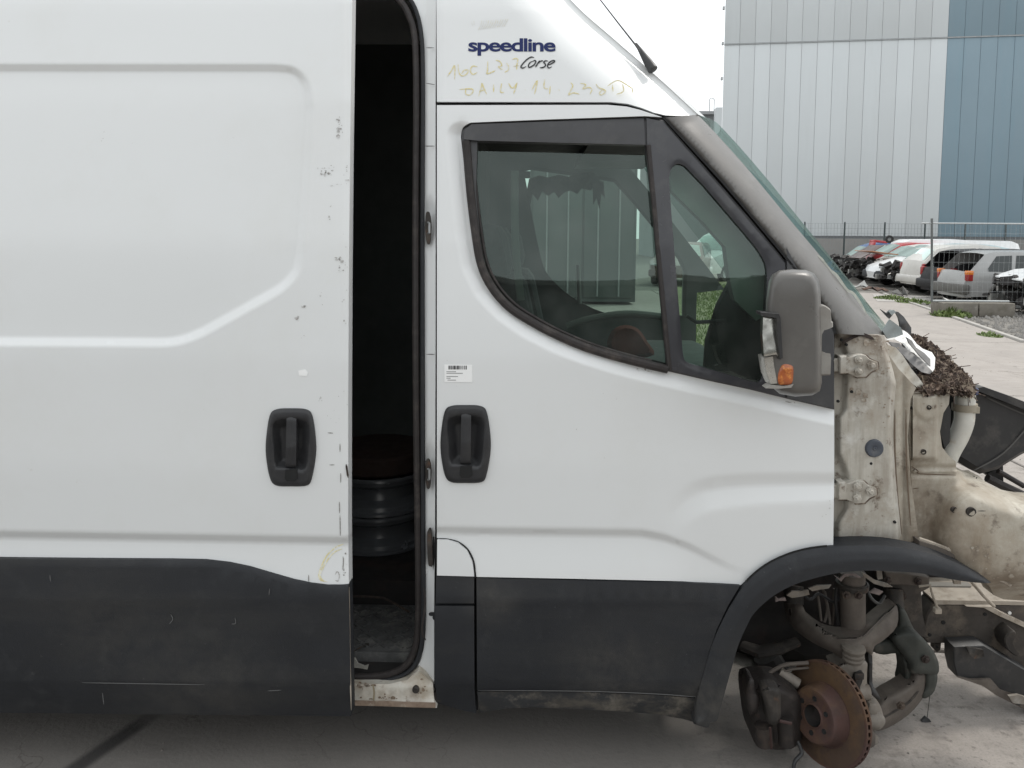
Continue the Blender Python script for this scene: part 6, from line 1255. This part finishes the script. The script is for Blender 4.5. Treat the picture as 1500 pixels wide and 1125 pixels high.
# cab: headlining, dashboard, seats
block('roof_header', float(S(880, 200)[0]), float(S(1022, 168)[0]) + .05, .36, VW - .16, 1.95, 1.985, cabin)
block('headlining', xb + .05, float(S(962, 200)[0]), .24, VW - .12, 2.02, 2.05, cabin)
dx1 = float(S(1215, 640)[0]); dz = 1.10
dash = block('dashboard', dx1 - .42, dx1, .16, VW - .08, .78, dz, cabin, van, .06)
loft('instrument_hood', [([(1032, 560), (1036, 500), (1052, 450), (1068, 418), (1085, 408), (1108, 408), (1130, 422), (1170, 500), (1170, 560)], .24), ([(1028, 560), (1032, 498), (1048, 446), (1066, 412), (1085, 401), (1110, 401), (1134, 416), (1176, 500), (1176, 560)], .27), ([(1032, 560), (1036, 500), (1052, 450), (1068, 418), (1085, 408), (1108, 408), (1130, 422), (1170, 500), (1170, 560)], .5)], cabin, dash)
def seat(xc, yc):
    s = block('seat', xc - .26, xc + .24, yc - .24, yc + .24, .72, .90, seatm, van, .05)
    mb = MB(); mb.box((xc - .30, yc, 1.16), (.15, .46, .62), Matrix.Rotation(-.22, 3, 'Y'), .06); mb.build('backrest', seatm, s)
    mb = MB(); mb.box((xc - .39, yc, 1.56), (.11, .28, .20), Matrix.Rotation(-.2, 3, 'Y'), .05); mb.build('headrest', seatm, s)
seat(xb + .52, .48); seat(xb + .52, .98); seat(xb + .55, 1.45)
block('cab_floor', xb, XA, .05, VW, .30, .34, darkin); block('footwell', XA - .02, XF - .05, .62, VW, .36, .40, darkin)
panel('door_card', [(690, 545), (740, 470), (820, 512), (980, 560), (1215, 610), (1200, 800), (690, 830)], cabin, cdoor, base=.09, fine=30, coarse=1, rim=.02)
mb = MB(); mb.tube([Wv(x, y, .12) for x, y in smooth_poly([(754, 250), (754, 320), (757, 380), (763, 440)], 4, False)], .004, 8, True, 3); mb.build('pillar_edge_reflection', cabin_lt, van)  # added pale strip for the bright far pillar edge reflection
mb = MB(); mb.tube([Wv(x, y, .6) for x, y in smooth_poly([(830, 478), (860, 468), (900, 461), (930, 460), (970, 464)], 4, False)], .013, 10); mb.build('grab_rail', cabin_lt, van)
rg = loft('red_shape', [(scale_poly(smooth_poly([(890, 510), (896, 485), (915, 476), (935, 482), (948, 500), (958, 520), (920, 524)], 3), .8), .22), (smooth_poly([(890, 510), (896, 485), (915, 476), (935, 482), (948, 500), (958, 520), (920, 524)], 3), .26), (scale_poly(smooth_poly([(890, 510), (896, 485), (915, 476), (935, 482), (948, 500), (958, 520), (920, 524)], 3), .8), .42)], redm)
tag(rg, 'dull red rounded shape inside the cab behind the door glass', 'shape')  # rounded red solid just behind the door glass
# torn strips of headlining hanging in the cab
for k, pl in enumerate([[(775, 262), (790, 257), (802, 260), (818, 256), (832, 259), (850, 253), (868, 252), (880, 262), (872, 270), (866, 279), (852, 276), (846, 284), (836, 279), (828, 281), (818, 290), (812, 281), (803, 287), (794, 281), (788, 294), (780, 284), (777, 300), (771, 282)], [(868, 268), (876, 264), (884, 266), (886, 290), (881, 284), (878, 306), (874, 290), (869, 300)]]):
    crumple('hanging_lining', pl, 1.5, 0, seatm, van, .02, 60 + k, .01, 5)
mb = MB(); mb.box(Wv(768, 256, 1.7), (.06, .02, .035)); mb.build('label_plate', cabin_lt, van)
mb = MB(); mb.tube([Wv(847, 388, 1.3), Wv(849, 445, 1.3)], .009, 8); mb.build('grab_handle', cabin_lt, van)
mb = MB(); mb.tube([Wv(1048, 478, .12), Wv(1062, 470, .12), Wv(1020, 472, .12), Wv(1006, 462, .12)], .006, 6); mb.build('stalk', blackp, van)
# rear wheel, out of frame, on which the van stands
mb = MB(); mb.lathe([(.19, -.09), (.31, -.10), (.335, -.07), (.335, .07), (.31, .10), (.19, .09), (.19, -.09)], (-2.75, .16, .335), (0, 1, 0), 36); rw = mb.build('wheel', tyre_m, van)
mb = MB(); mb.lathe([(0, .02), (.08, .0), (.17, .03), (.2, .085), (.2, -.08)], (-2.75, .16, .335), (0, -1, 0), 30); mb.build('rim', steel, rw)

# ---- loose wheels inside
rc = Wv(556, 790, .86); z = .382
for i, lb in enumerate(['black steel wheel rim at the bottom of the stack inside the van', 'upper black steel wheel rim of the stack inside the van']):
    t = thing('wheel_rim', (rc.x, rc.y, z), lb, 'wheel rim', 'steel wheel rims stacked in the cargo space', world=True)
    mb = MB(); mb.lathe([(.17, .014), (.205, .0), (.212, .004), (.212, .014), (.20, .02), (.198, .035), (.165, .055), (.16, .085), (.165, .098), (.196, .118), (.198, .130), (.212, .136), (.212, .146), (.205, .15), (.175, .135), (.155, .10), (.155, .05), (.17, .014)], (rc.x, rc.y, z), (0, 0, 1), 48, True); mb.build('barrel', steelk, t)
    mb = MB(); mb.lathe([(.158, .06), (.12, .075), (.08, .10), (.04, .10), (.035, .07)], (rc.x, rc.y, z), (0, 0, 1), 32); mb.build('disc', steelk, t)
    z += .152
t = thing('rusty_drum', (rc.x, rc.y, z), 'rusty brown drum lid lying on the stacked rims', 'drum', world=True)
mb = MB(); mb.lathe([(0, 0), (.19, 0), (.2, .01), (.2, .065), (.19, .075), (0, .08)], (rc.x, rc.y, z), (0, 0, 1), 40); mb.build('shell', mat('dark rust', (.034, .019, .014), .9, 0, .2, 12), t)
